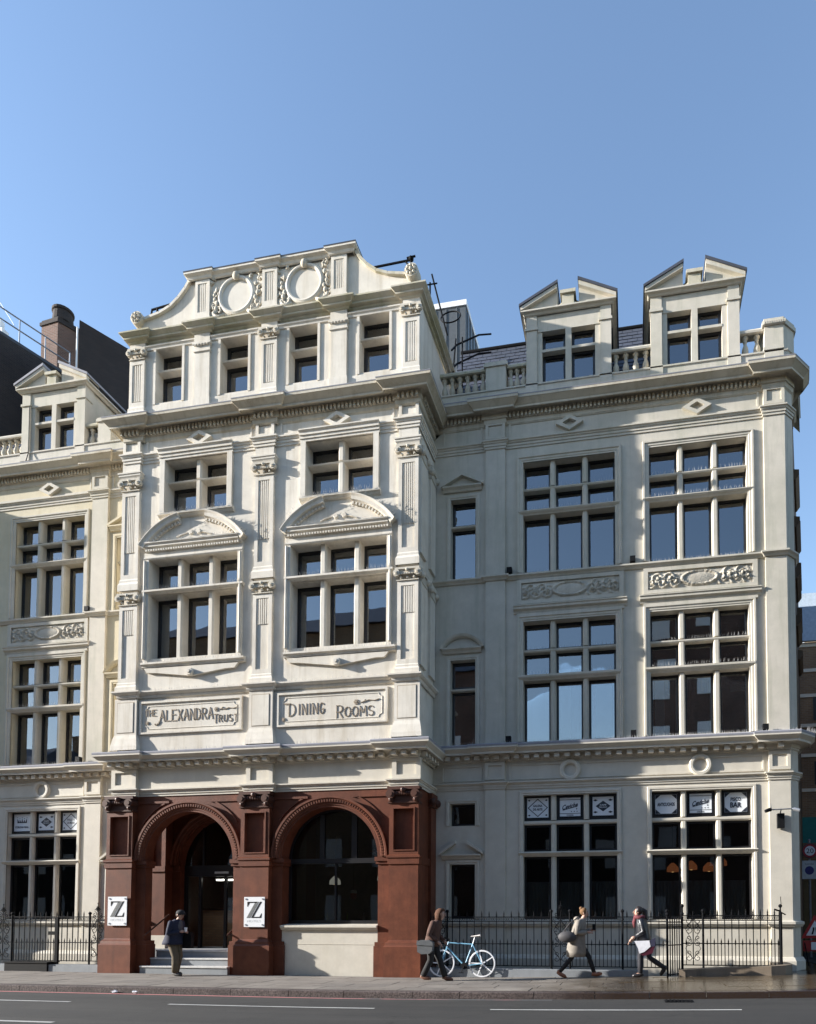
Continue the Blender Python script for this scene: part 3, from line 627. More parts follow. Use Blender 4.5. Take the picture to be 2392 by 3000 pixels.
teeth(3.4, 3.86, .23, .125, -.29, -.10, 5.71, 5.82, 'dentil', 'paint')
# diamonds, rings, hoods, carved panels
def diamond(cx, cz, y, w, h, mat):
    m = MB(); a = [(cx - w, cz), (cx, cz - h), (cx + w, cz), (cx, cz + h)]; b = [(cx + (x - cx) * .52, cz + (z - cz) * .52) for x, z in a]
    for i in range(4):
        j = (i + 1) % 4; o = .10
        P = lambda q, oo: (q[0], y - oo, q[1])
        m.quad(P(a[i], 0), P(a[j], 0), P(a[j], o), P(a[i], o)); m.quad(P(a[i], o), P(a[j], o), P(b[j], o), P(b[i], o)); m.quad(P(b[i], o), P(b[j], o), P(b[j], 0), P(b[i], 0))
    return obj('diamond_boss', m, mat, HB)
for x in (-1.58, 1.73, -17.70): diamond(x, 14.77, 0, .37, .21, 'wing')
for x in (-1.60, 1.72, -17.72): obj('ring_moulding', MB().arc(x, 5.385, 0, [(.165, 0), (.165, .06), (.20, .085), (.255, .085), (.285, .05), (.285, 0)], 0, 2 * PI, 32), 'paint', HB)
def scroll_relief(x0, x1, z0, z1, y, amp, seeds, name, mat, par, oval=True):
    nx, nz = int((x1 - x0) / .022), int((z1 - z0) / .022); m = MB(); cx = (x0 + x1) / 2; cz = (z0 + z1) / 2
    cs = []; w = (x1 - x0); h = z1 - z0
    for k in range(seeds):
        for s in (-1, 1): cs.append((cx + s * (w * (.20 if oval else .06) + (k + .5) * w * (.29 if oval else .42) / seeds), cz + (h * .10 if k % 2 else -h * .10), s * (1 if k % 2 else -1), h * .44))
    vs = []
    for j in range(nz + 1):
        for i in range(nx + 1):
            x = x0 + w * i / nx; z = z0 + h * j / nz; v = 0.0
            for a, b, s, R in cs:
                dx, dz = x - a, z - b; r = math.hypot(dx, dz)
                if r < R:
                    th = math.atan2(dz, dx) * s
                    f = math.sin(th + 9.0 * math.log(r + .05)); g = .5 + .5 * math.sin(5 * th + 20 * r)
                    v = max(v, max(0, f) * (.55 + .45 * g) * min(1, (R - r) / (.25 * R)) + (.8 if r < R * .16 else 0))
            if oval:
                e = math.hypot((x - cx) / (w * .165), (z - cz) / (h * .36)); 
                if e < 1.35: v = max(v * max(0, (e - 1.05) / .3), .85 if .92 < e < 1.12 else (.35 * (1 - e * e) + .25 if e < .92 else 0))
            v += .25 * abs(math.sin(x * 61.3 + math.sin(z * 47)) * math.sin(z * 71.1 + math.sin(x * 39))) * (1 if v > .1 else .3)
            ed = min(i, nx - i, j, nz - j); v *= min(1, ed / 2)
            vs.append((x, y - v * amp, z))
    m.add(vs, [(j * (nx + 1) + i, j * (nx + 1) + i + 1, (j + 1) * (nx + 1) + i + 1, (j + 1) * (nx + 1) + i) for j in range(nz) for i in range(nx)])
    return obj(name, m, mat, par, smooth=True)
for a, b in (WIN_A, WIN_B, WIN_L):
    m = MB(); x0, x1 = a - .17, b + .22; p0, p1 = a - .05, b + .10
    m.box(x0, p0, -.05, 0, 9.92, 10.6); m.box(p1, x1, -.05, 0, 9.92, 10.6); m.box(p0, p1, -.05, 0, 10.50, 10.6); m.box(p0, p1, -.05, 0, 9.92, 10.01)
    fr = obj('carved_panel', m, 'wing', HB)
    scroll_relief(p0 + .01, p1 - .01, 10.015, 10.495, -.006, .065, 5, 'foliage_relief', 'carve', fr)
    m = MB(); m.sweep([(a - .26, 0), (b + .30, 0)], [(0, 9.66), (.03, 9.68), (.045, 9.73), (.11, 9.77), (.11, 9.82), (.135, 9.845), (.135, 9.87), (0, 9.92)]); m.box(a - .17, b + .22, -.05, 0, 9.60, 9.665)
    obj('window_hood', m, 'wing', HB)

# ---------------------------------------------------------------- THE BAY, upper storeys
OL = (-13.13, -10.44); OR = (-8.90, -6.21)        # first floor openings
TL = (-12.70, -10.80); TR = (-8.50, -6.60)        # second floor openings
GW = [(-13.08, -12.26), (-11.08, -10.25), (-9.04, -8.22), (-7.03, -6.20)]
B1, B2, BG = (8.62, 11.41), (12.66, 14.18), (15.90, 17.45)
holes = [(*OL, *B1), (*OR, *B1), (*TL, *B2), (*TR, *B2)] + [(a, b, *BG) for a, b in GW]
obj('bay_wall', wall(MB(), BX0, BX1, 5.0, 17.75, BY, holes, .45), 'bay', HB)
m = MB(); m.quad((BX1, BY, 5.0), (BX1, .4, 5.0), (BX1, .4, 17.75), (BX1, BY, 17.75)); obj('bay_return_wall', m, 'bay', HB)
m = MB(); m.quad((BX0, .4, 5.0), (BX0, BY, 5.0), (BX0, BY, 17.75), (BX0, .4, 17.75)); obj('bay_return_wall', m, 'bay', HB); m = MB(); m.quad((BX1, .4, 15.3), (BX1, 3.2, 15.3), (BX1, 3.2, 17.75), (BX1, .4, 17.75)); obj('bay_return_wall', m, 'bay', HB)
m = MB(); m.quad((BX0, BY + .3, 17.74), (BX1, BY + .3, 17.74), (BX1, 3.2, 17.74), (BX0, 3.2, 17.74)); obj('bay_roof', m, 'lead', HB)
def bay_path(d, over=0.0, ps=PC, w=.56):
    """bay front outline with pilasters proud by d, then the right hand return"""
    p = [(BX0 - over, .0), (BX0 - over, BY - d)]
    h = w / 2
    p += [(ps[0] + h, BY - d), (ps[0] + h, BY), (ps[1] - h, BY), (ps[1] - h, BY - d), (ps[1] + h, BY - d), (ps[1] + h, BY), (ps[2] - h, BY), (ps[2] - h, BY - d), (BX1 + over, BY - d), (BX1 + over, 0.0)]
    return p
def bay_mould(name, prof, mat, d=.08, over=.02, w=.58, ps=PC): return obj(name, MB().sweep(bay_path(d, over, ps, w), prof), mat, HB)
# flat pilasters with a sunk, part fluted panel and an ionic capital
def capital(par, cx, w, zb, zt, y, mat):
    m = MB(); h = zt - zb; hw = w / 2
    m.box(cx - hw - .05, cx + hw + .05, y - .07, y + .02, zt - h * .16, zt)                      # abacus
    m.box(cx - hw, cx + hw, y - .035, y + .01, zt - h * .5, zt - h * .16)
    for s in (-1, 1):                                                                            # volutes
        vx = cx + s * (hw + .005); vz = zt - h * .42; R = h * .27
        m.discy(vx, vz, y - .085, y + .01, R, 14); m.discy(vx, vz, y - .105, y - .0855, R * .62, 12, R * .5); m.discy(vx, vz, y - .125, y - .1055, R * .28, 8)
    n = 7
    for k in range(n): m.ball((cx - hw * .72 + 1.44 * hw * k / (n - 1), y - .045, zt - h * .50), h * .085, 6, 5)   # egg moulding
    m.ball((cx, y - .07, zt - h * .22), h * .13, 8, 6)
    for k in (-1, 0, 1): m.discy(cx + k * hw * .62, zb + h * .24, y - .05, y + .01, h * .11, 10, h * .07)          # neck rosettes
    m.box(cx - hw - .02, cx + hw + .02, y - .03, y + .01, zb, zb + h * .07)
    return obj('capital', m, mat, par)
def fluted(cx, w, z0, z1, fl0, y, mat, capz=None, basez=None, nfl=6, depth=.032, marg=.10):
    m = MB(); x0, x1 = cx - w / 2, cx + w / 2; yf = y - .08; px0, px1, pz0, pz1 = x0 + marg, x1 - marg, z0 + .12, z1 - .12
    for a, b, c, d in ((x0, px0, z0, z1), (px1, x1, z0, z1), (px0, px1, z0, pz0), (px0, px1, pz1, z1)): m.box(a, b, yf, y + .01, c, d)
    m.box(px0, px1, yf + depth, y + .01, pz0, pz1)
    if nfl:
        p = (px1 - px0) / nfl
        for k in range(nfl): m.box(px0 + p * (k + .22), px0 + p * (k + .78), yf + .012, yf + depth + .002, fl0, pz1 - .004)
    o = obj('pilaster', m, mat, HB)
    if basez is not None:
        b = MB(); path = [(x0, y), (x0, yf), (x1, yf), (x1, y)]
        h = z0 - basez; b.sweep(path, [(0, z0 - .003), (.02, z0 - .003 - h * .12), (.02, z0 - h * .3), (.05, z0 - h * .5), (.05, basez)][::-1]); b.box(x0 - .002, x1 + .002, yf - .002, y, basez, z0); obj('base', b, mat, o)
    if capz: capital(o, cx, w, capz[0], capz[1], yf, 'carve')
    return o
for cx in PC:
    fluted(cx, .54, 10.90, 13.38, 11.65, BY, 'bay', (13.39, 13.72), 10.55)
    fluted(cx, .56, 7.98, 10.14, 9.32, BY, 'bay', (10.14, 10.47), 7.70)
# the right return repeats the order in plain form
for z0, z1 in ((10.9, 13.4), (7.98, 10.14)):
    m = MB(); m.box(BX1, BX1 + .07, BY + .02, BY + .50, z0, z1); m.box(BX1, BX1 + .07, -.48, -.03, z0, z1); obj('return_pilaster', m, 'bay', HB)
    for ya in (BY + .26, -.26):
        q = MB(); q.box(BX1, BX1 + .12, ya - .27, ya + .27, z1 + .22, z1 + .33)
        for s in (-1, 1): q.ball((BX1 + .09, ya + s * .22, z1 + .17), .09, 10, 7)
        q.box(BX1, BX1 + .09, ya - .24, ya + .24, z1, z1 + .2); obj('return_capital', q, 'carve', HB)
# entablature blocks above the second floor capitals
for cx in PC:
    m = MB(); path = [(cx - .27, BY), (cx - .27, BY - .08), (cx + .27, BY - .08), (cx + .27, BY)]
    m.sweep(path, [(0, 13.72), (.03, 13.72), (.05, 13.77), (.07, 13.80), (.07, 13.84), (.09, 13.86), (.09, 13.90), (0, 13.92)]); m.sweep(path, [(0.0, 13.92), (.0, 14.22)]); obj('impost_block', m, 'bay', HB)
    m = MB(); q = .085; a, b, y = cx - .27, cx + .27, BY - .08; z0, z1 = 14.46, 14.93
    m.box(a, b, y + .03, BY, z0, z1)
    m.box(a, a + q, y - .01, y + .03, z0, z1); m.box(b - q, b, y - .01, y + .03, z0, z1); m.box(a + q, b - q, y - .01, y + .03, z0, z0 + q); m.box(a + q, b - q, y - .01, y + .03, z1 - q, z1)
    obj('frieze_block', m, 'bay', HB)
bay_mould('architrave', arch_prof(14.18, 14.42), 'bay', w=.58)
bay_mould('main_cornice', cornice_prof(14.94, .42), 'trim', d=.07, w=.66)
obj('lead_flashing', MB().sweep(bay_path(.07, .02, PC, .66), [(.425, 15.29), (.43, 15.315), (.0, 15.37)]), 'lead', HB)
for a, b in ((PC[0] + .34, PC[1] - .34), (PC[1] + .34, PC[2] - .34)): teeth(a, b, .108, .058, BY - .135, BY - .05, 14.94, 15.075, 'dentil_course', 'trim', True); panel_frame(a + .08, b - .08, 14.48, 14.86, BY, 'bay')
for cx in PC: teeth(cx - .31, cx + .31, .108, .058, BY - .205, BY - .12, 14.94, 15.075, 'dentil_course', 'trim', True)
m = MB()
for k in range(11): m.box(BX1 + .07, BX1 + .155, BY + .05 + .115 * k, BY + .11 + .115 * k, 14.94, 15.075)
obj('dentil_course', m, 'trim', HB, kind='stuff')
for cx in (-11.65, -7.62): diamond(cx, 14.68, BY, .38, .21, 'bay')
# second floor windows
for a, b in (TL, TR):
    w = mullwin(a, b, B2[0], B2[1], BY, .36, 2, [(13.58, 13.65)], 'bay', mw=.17, front=.06, fw=.07)
    m = MB()
    for s, x in ((-1, a), (1, b)): obj('jamb', MB().box(min(x, x + s * .15), max(x, x + s * .15), BY - .07, BY, B2[0], B2[1] - .0), 'bay', w)
    m.sweep([(a - .17, BY), (b + .17, BY)], [(0, 14.18), (.07, 14.18), (.07, 14.25), (.095, 14.25), (.095, 14.33), (.125, 14.33), (.125, 14.40), (.17, 14.44), (.17, 14.47), (0, 14.49)]); obj('surround', m, 'bay', w)
    m = MB(); m.sweep([(a - .15, BY), (b + .21, BY)], [(0, 12.52), (.06, 12.54), (.09, 12.58), (.13, 12.60), (.13, 12.65), (0, 12.665)]); obj('sill', m, 'bay', w)
# first floor windows
for a, b in (OL, OR):
    w = mullwin(a, b, B1[0], B1[1], BY, .36, 3, [(10.42, 10.52)], 'bay', mw=.17, front=.06, heavy=None, fw=.07)
    m = MB()
    for s, x in ((-1, a), (1, b)): obj('jamb', MB().box(min(x, x + s * .14), max(x, x + s * .14), BY - .07, BY, 8.5, 11.40).tube([(x + s * .10, BY - .085, 8.6), (x + s * .10, BY - .085, 11.36)], .038, 8), 'bay', w)
    m.sweep([(a - .14, BY), (b + .14, BY)], [(0, 11.385), (.07, 11.39), (.09, 11.42), (.09, 11.46), (.06, 11.47), (.06, 11.60), (.10, 11.62), (.14, 11.66), (0, 11.67)]); obj('surround', m, 'bay', w)
    m = MB(); m.sweep([(a - .16, BY), (b + .18, BY)], [(0, 10.42), (.05, 10.42), (.08, 10.45), (.12, 10.47), (.12, 10.52), (0, 10.54)]); obj('transom_ledge', m, 'bay', w)
    m = MB(); m.sweep([(a - .14, BY), (b + .26, BY)], [(0, 8.34), (.08, 8.36), (.09, 8.40), (.14, 8.43), (.14, 8.48), (0, 8.505)])
    c = (a + b) / 2
    m.prism([(c - 1.42, 8.34), (c - 1.34, 8.22), (c - 1.05, 8.20), (c, 8.06), (c + 1.05, 8.20), (c + 1.30, 8.20), (c + 1.42, 8.34)], BY - .07, BY)
    m.discy(c, 8.16, BY - .16, BY - .06, .11, 16, .10); m.discy(c + .0, 8.16, BY - .19, BY - .1605, .05, 10); obj('sill', m, 'bay', w)
    # broken segmental pediment
    R, zc = 1.93, 10.66; m = MB(); ai = math.acos(1.58 / R); ao = math.acos(.42 / R); prof = [(R - .22, 0), (R - .22, .06), (R - .16, .085), (R - .13, .16), (R - .05, .17), (R, .21), (R + .02, .21), (R + .03, 0)]
    halves = []
    for s in (0, 1):
        m = MB(); halves.append(m); a0, a1 = (ai, ao) if s == 0 else (PI - ao, PI - ai)
        m.arc(c, zc, BY, prof, a0, a1, 14)
        for aa in (a0, a1): m.add([(c + r * math.cos(aa), BY - o, zc + r * math.sin(aa)) for r, o in prof], [tuple(range(len(prof)))])
        for k in range(13):
            t_ = a0 + (a1 - a0) * (k + .5) / 13; u = Vector((math.cos(t_), 0, math.sin(t_))); v = Vector((-math.sin(t_), 0, math.cos(t_))); q = Vector((c, BY, zc)) + u * (R - .20)
            P = [q + v * sx * .022 + u * sz * .035 + Vector((0, -yy, 0)) for sx, sz, yy in ((-1, -1, .115), (1, -1, .115), (1, 1, .115), (-1, 1, .115), (-1, -1, .06), (1, -1, .06), (1, 1, .06), (-1, 1, .06))]
            m.add(P, [(0, 1, 2, 3), (0, 4, 5, 1), (1, 5, 6, 2), (2, 6, 7, 3), (3, 7, 4, 0)])
    m = MB(); m.sweep([(c - 1.40, BY), (c + 1.40, BY)], [(0, 11.655), (.08, 11.66), (.09, 11.70), (.15, 11.715), (.15, 11.76), (.19, 11.80), (.19, 11.83), (0, 11.85)])
    o = obj('pediment', m, 'bay', HB)
    for hm in halves: obj('curved_cornice', hm, 'bay', o)
    teeth(c - 1.42, c + 1.42, .075, .042, BY - .135, BY - .075, 11.60, 11.66, 'dentil_course', 'bay', True, o)
    q = MB(); q.prism([(c - 1.5, 11.85), (c + 1.5, 11.85)] + [(c + (R - .2) * math.cos(t_), zc + (R - .2) * math.sin(t_)) for t_ in [ai + (PI - 2 * ai) * k / 12 for k in range(13)]], BY - .03, BY)
    for s in (-1, 1): q.discy(c + s * .12 + .05, 12.06, BY - .08, BY - .03, .075, 12, .05); q.tube([(c + s * .2, BY - .04, 12.06), (c + s * .38, BY - .05, 12.02), (c + s * .52, BY - .04, 11.97)], .022, 5)
    obj('tympanum', q, 'bay', o)
# pedestal zone with the name panels
bay_mould('string_course', [(0, 7.52), (.03, 7.52), (.05, 7.56), (.05, 7.60), (.10, 7.62), (.14, 7.66), (.14, 7.70), (0, 7.72)], 'bay', w=.70, d=.09)
for cx in PC:
    a, b = cx - .34, cx + .34; y = BY - .09; m = MB(); m.box(a, b, y, BY, 6.50, 7.52)
    m.sweep([(a, BY), (a, y), (b, y), (b, BY)], [(.07, 6.08), (.065, 6.2), (.03, 6.4), (0, 6.51)]); obj('pedestal', m, 'bay', HB)
    m = MB(); q = .02; c0, c1, z0, z1 = a + .10, b - .10, 6.58, 7.40
    m.box(c0, c1, y - .012, y, z0, z1); obj('sunk_panel', m, 'bay', HB)
    m = MB()
    for u0, u1, w0, w1 in ((c0 - q, c0 - .002, z0 - q, z1 + q), (c1 + .002, c1 + q, z0 - q, z1 + q), (c0, c1, z0 - q, z0 - .002), (c0, c1, z1 + .002, z1 + q)): m.box(u0, u1, y - .004, y, w0, w1)
    obj('panel_joint', m, 'letter', HB)
def strokes(m, segs, x0, z0, h, w, y, th=.05, out=.02):
    for sg in segs:
        pts = [(x0 + a * w, z0 + b * h) for a, b in sg]
        for (ax, az), (bx, bz) in zip(pts, pts[1:]):
            d = Vector((bx - ax, bz - az)); L = d.length
            if L < 1e-6: continue
            d /= L; nn = Vector((-d.y, d.x)) * th / 2; e = d * th * .35
            q = [(ax - e.x + nn.x, az - e.y + nn.y), (ax - e.x - nn.x, az - e.y - nn.y), (bx + e.x - nn.x, bz + e.y - nn.y), (bx + e.x + nn.x, bz + e.y + nn.y)]
            m.prism(q[::1], y - out, y)
def arcp(cx, cz, rx, rz, a0, a1, n=8): return [(cx + rx * math.cos(math.radians(a0 + (a1 - a0) * k / n)), cz + rz * math.sin(math.radians(a0 + (a1 - a0) * k / n))) for k in range(n + 1)]
GLY = {'T': [[(0, 1), (1, 1)], [(.5, 1), (.5, 0)]], 'H': [[(0, 0), (0, 1)], [(1, 0), (1, 1)], [(0, .5), (1, .5)]], 'E': [[(1, 1), (0, 1), (0, 0), (1, 0)], [(0, .55), (.8, .55)]],
       'A': [[(0, 0), (.5, 1), (1, 0)], [(.2, .36), (.8, .36)]], 'L': [[(0, 1), (0, 0), (.9, 0)]], 'X': [[(0, 0), (1, 1)], [(0, 1), (1, 0)]], 'N': [[(0, 0), (0, 1), (1, 0), (1, 1)]],
       'D': [[(0, 0), (0, 1)], [(0, 1)] + arcp(.2, .5, .8, .5, 90, -90) + [(0, 0)]], 'R': [[(0, 0), (0, 1)], [(0, 1)] + arcp(.45, .74, .5, .26, 90, -90) + [(0, .48)], [(.4, .48), (1, 0)]],
       'U': [[(0, 1), (0, .4)] + arcp(.5, .4, .5, .4, 180, 360) + [(1, 1)]], 'S': [arcp(.5, .75, .45, .25, 30, 270, 8) + arcp(.5, .25, .45, .25, 90, -150, 8)], 'I': [[(.5, 0), (.5, 1)]],
       'G': [arcp(.5, .5, .5, .5, 45, 330, 12) + [(.93, .42), (.55, .42)]], 'O': [arcp(.5, .5, .5, .5, 0, 360, 14)], 'M': [[(0, 0), (.1, 1), (.5, .35), (.9, 1), (1, 0)]]}
def word(par, txt, x, z, h, w, gap, y, th):
    for i, c in enumerate(txt):
        ww = .3 * w if c == 'I' else w * (1.15 if c in 'MA' else 1); m = MB()
        strokes(m, GLY[c], x, z, h, ww, y, th * .62, .012); x += ww + gap; obj('letter', m, 'letter', par)
    return x
def flower(m, x, z, y, r):
    m.discy(x, z, y - .025, y, r * .4, 8)
    for k in range(6): a = k * PI / 3; m.discy(x + r * .7 * math.cos(a), z + r * .7 * math.sin(a), y - .018, y, r * .32, 7)
def name_panel(c):
    x0, x1, z0, z1 = c - 1.54, c + 1.54, 6.52, 7.44; m = MB(); y = BY
    m.box(x0, x1, y - .06, y, z1 - .07, z1); m.box(x0, x1, y - .06, y, z0, z0 + .05); m.box(x0, x0 + .06, y - .06, y, z0 + .05, z1 - .07); m.box(x1 - .06, x1, y - .06, y, z0 + .05, z1 - .07)
    m.box(x0 + .06, x1 - .06, y - .02, y, z0 + .05, z1 - .07)
    q = MB(); a, b, cc, d, r = x0 + .16, x1 - .16, z0 + .14, z1 - .15, .09
    pts = arcp(b, d, r, r, 270, 180, 5) + arcp(a, d, r, r, 0, -90, 5) + arcp(a, cc, r, r, 90, 0, 5) + arcp(b, cc, r, r, 180, 90, 5)
    for p0, p1 in zip(pts, pts[1:] + pts[:1]): q.tube([(p0[0], y - .022, p0[1]), (p1[0], y - .022, p1[1])], .012, 5)
    o = obj('name_panel', m, 'bay', HB); obj('panel_bead', q, 'bay', o); return o
yl = BY - .0205
o = name_panel(-11.79); m = MB()
word(o, 'THE', -13.16, 7.02, .17, .085, .035, yl, .028); x = word(o, 'ALEXANDRA', -12.72, 6.86, .30, .125, .052, yl, .038)
word(o, 'T', -11.09, 6.73, .24, .12, .03, yl, .03); word(o, 'RUST', -10.94, 6.76, .185, .095, .055, yl, .03)
strokes(m, [[(0, 0), (-.25, -.25), (-.6, -.3), (-.7, -.22)]], -12.72, 6.86, .30, .20, yl, .03)
flower(m, -11.02, 7.11, yl, .06); strokes(m, [[(0, 0), (.15, .25), (.2, .6)], [(0.1, .1), (.35, .0), (.55, .35), (.8, .1), (1, .3)]], -10.92, 7.10, .10, .5, yl, .013); flower(m, -13.09, 6.83, yl, .05)
obj('scrollwork', m, 'letter', o, kind='stuff')
o = name_panel(-7.70); m = MB()
strokes(m, [[(-.9, 1.02), (0, 1.0)]], -8.88, 6.80, .33, .16, yl, .034)
word(o, 'D', -8.90, 6.80, .33, .17, .06, yl, .036); word(o, 'INING', -8.64, 6.83, .28, .125, .07, yl, .036); word(o, 'R', -7.56, 6.68, .33, .16, .05, yl, .036); word(o, 'OOMS', -7.34, 6.71, .25, .155, .05, yl, .036)
flower(m, -7.02, 7.08, yl, .07); strokes(m, [[(0, 0), (.2, .2), (.25, .6)], [(.15, .1), (.45, .5), (.75, .3), (1, .6)]], -6.90, 7.06, .12, .5, yl, .014); flower(m, -9.05, 6.72, yl, .055)
obj('scrollwork', m, 'letter', o, kind='stuff')
# cornice over the arches
bay_mould('lower_cornice', gf_cornice_prof(5.61, .40), 'paint', w=.80, d=.11, over=.05)
obj('lead_flashing', MB().sweep(bay_path(.11, .05, PC, .80), [(.403, 5.885), (.41, 5.93), (.39, 5.955), (.0, 6.06)]), 'lead', HB)
for a, b in ((PC[0] + .5, PC[1] - .5), (PC[1] + .5, PC[2] - .5)): teeth(a, b, .26, .13, BY - .22, BY - .03, 5.59, 5.70, 'dentil', 'paint')
for cx in PC: teeth(cx - .40, cx + .40, .26, .13, BY - .33, BY - .14, 5.59, 5.70, 'dentil', 'paint')
dm = MB().box(-.15, 0, -.065, .065, 5.59, 5.70).mesh('dentil', 'paint')
for k in range(5): obj('dentil', dm, None, HB, loc=(BX1 + .25, BY + .0 + .26 * k, 0))
bay_mould('architrave', arch_prof(4.80, 5.0), 'paint', w=.80, d=.13, over=.05)
m = MB(); m.sweep(bay_path(0, 0), [(0, 4.99), (.01, 5.0), (.01, 5.6), (0, 5.61)]); obj('frieze', m, 'paint', HB)
for cx in PC:
    m = MB(); a, b, y = cx - .38, cx + .38, BY - .11; q = .12; z0, z1 = 5.02, 5.54
    m.box(a, b, y + .04, BY, z0, z1); m.box(a, a + q, y, y + .04, z0, z1); m.box(b - q, b, y, y + .04, z0, z1); m.box(a + q, b - q, y, y + .04, z0, z0 + .1); m.box(a + q, b - q, y, y + .04, z1 - .08, z1)
    obj('frieze_block', m, 'paint', HB)
# ---------------------------------------------------------------- gable storey
GPC = [-13.62, -11.62, -9.60, -7.60, -5.58]
for i, cx in enumerate(GPC):
    if i % 2 == 0: fluted(cx, .45, 15.83, 17.16, 15.98, BY, 'bay', (17.17, 17.47), 15.38, nfl=5, marg=.07, depth=.028)
    else:
        m = MB(); m.box(cx - .225, cx + .225, BY - .06, BY, 15.83, 17.12); m.box(cx - .25, cx + .25, BY - .08, BY, 15.38, 15.83)
        m.sweep([(cx - .225, BY), (cx - .225, BY - .06), (cx + .225, BY - .06), (cx + .225, BY)], [(0, 17.12), (.03, 17.14), (.03, 17.17), (.01, 17.19), (.01, 17.30), (.05, 17.34), (.05, 17.40), (0, 17.41)])
        for k in range(5): m.ball((cx - .18 + .09 * k, BY - .095, 17.32), .03, 6, 5)
        obj('pilaster', m, 'bay', HB)
    m = MB(); m.box(cx - .235, cx + .235, BY - .075, BY, 17.42 if i % 2 else 17.48, 17.66); obj('impost_block', m, 'bay', HB)
gp = [(BX0 + .08, .0), (BX0 + .08, BY - .07)]
for i, cx in enumerate(GPC):
    h = .27
    if i > 0: gp += [(cx - h, BY), (cx - h, BY - .07)]
    if i < 4: gp += [(cx + h, BY - .07), (cx + h, BY)]
gp += [(BX1 + .02, BY - .07), (BX1 + .02, 2.2)]
obj('gable_cornice', MB().sweep(gp, [(0, 17.64), (.03, 17.66), (.05, 17.70), (.13, 17.72), (.13, 17.765), (.15, 17.78), (.22, 17.84), (.22, 17.88), (0, 17.96)]), 'moss', HB)
obj('string_course', MB().sweep([(BX0, BY), (BX1, BY)], [(0, 17.44), (.03, 17.45), (.04, 17.50), (.07, 17.53), (.07, 17.56), (0, 17.57)]), 'bay', HB)
m = MB(); m.sweep([(BX0, 0), (BX0, BY), (BX1, BY), (BX1, 0)], [(.02, 15.34), (.02, 15.84), (0, 15.86)]); obj('blocking_course', m, 'bay', HB)
for a, b in GW:
    w = mullwin(a, b, *BG, BY, .30, 1, [(16.84, 16.91)], 'bay', front=.05, fw=.08)
    for s, x in ((-1, a), (1, b)): obj('jamb', MB().box(min(x, x + s * .07), max(x, x + s * .07), BY - .03, BY, 15.86, 17.44), 'bay', w)
# shaped gable with two roundels
c = -9.6
def gable_outline():
    L = [(3.98, 17.95), (3.98, 18.28)]
    sc = [(3.78, 18.33), (3.35, 18.42), (3.02, 18.56), (2.75, 18.78), (2.54, 19.02), (2.42, 19.22), (2.38, 19.38)]
    return L, sc
L, scv = gable_outline(); out = [(c + a, z) for a, z in L + scv]; out += [(c - a, z) for a, z in (L + scv)[::-1]]
obj('gable', MB().prism(out, BY - .02, BY + .45), 'bay', HB)
for s in (-1, 1):       # scrolled coping
    pts = [(c + s * a, z) for a, z in [(3.98, 18.28)] + scv]; m = MB()
    for (a, z), (a2, z2) in zip(pts, pts[1:]):
        d = Vector((a2 - a, z2 - z)).normalized(); n_ = Vector((-d.y, d.x)) * (1 if s > 0 else -1) * -1
        if n_.y < 0: n_ = -n_
        m.prism([(a, z), (a2, z2), (a2 + n_.x * .07, z2 + n_.y * .07), (a + n_.x * .07, z + n_.y * .07)] if s < 0 else [(a2, z2), (a, z), (a + n_.x * .07, z + n_.y * .07), (a2 + n_.x * .07, z2 + n_.y * .07)], BY - .10, BY + .5)
    obj('scroll_coping', m, 'moss' if s > 0 else 'bay', HB)
    m = MB(); rx, rz_ = c + s * 4.03, 18.36; m.discy(rx, rz_, BY - .16, BY + .12, .19, 20, .18)
    for k in range(8): m.ball((rx + .11 * math.cos(k * PI / 4), BY - .17, rz_ + .11 * math.sin(k * PI / 4)), .042, 7, 5)
    m.ball((rx, BY - .18, rz_), .05, 8, 6); obj('rosette', m, 'carve', HB)
for i in (1, 2, 3):
    cx = GPC[i]; fluted(cx, .44, 18.12, 19.18, 18.25, BY - .02, 'bay', None, 17.96, nfl=5, marg=.08, depth=.028)
m = MB(); pth = [(c - 2.38, BY)]
for cx in GPC[1:4]: pth += [(cx - .25, BY - .06), (cx - .25, BY - .11), (cx + .25, BY - .11), (cx + .25, BY - .06)]
pth += [(c + 2.38, BY)]; pth = [(c - 2.40, BY + .5), (c - 2.40, BY - .11)] + pth[3:-3] + [(c + 2.40, BY - .11), (c + 2.40, BY + .5)]
obj('gable_coping', MB().sweep(pth, [(0, 19.16), (.03, 19.18), (.05, 19.24), (.12, 19.28), (.12, 19.34), (0, 19.38)]), 'bay', HB)
obj('lead_flashing', MB().sweep(pth, [(.125, 19.33), (.13, 19.36), (-.3, 19.43)]), 'slate', HB)
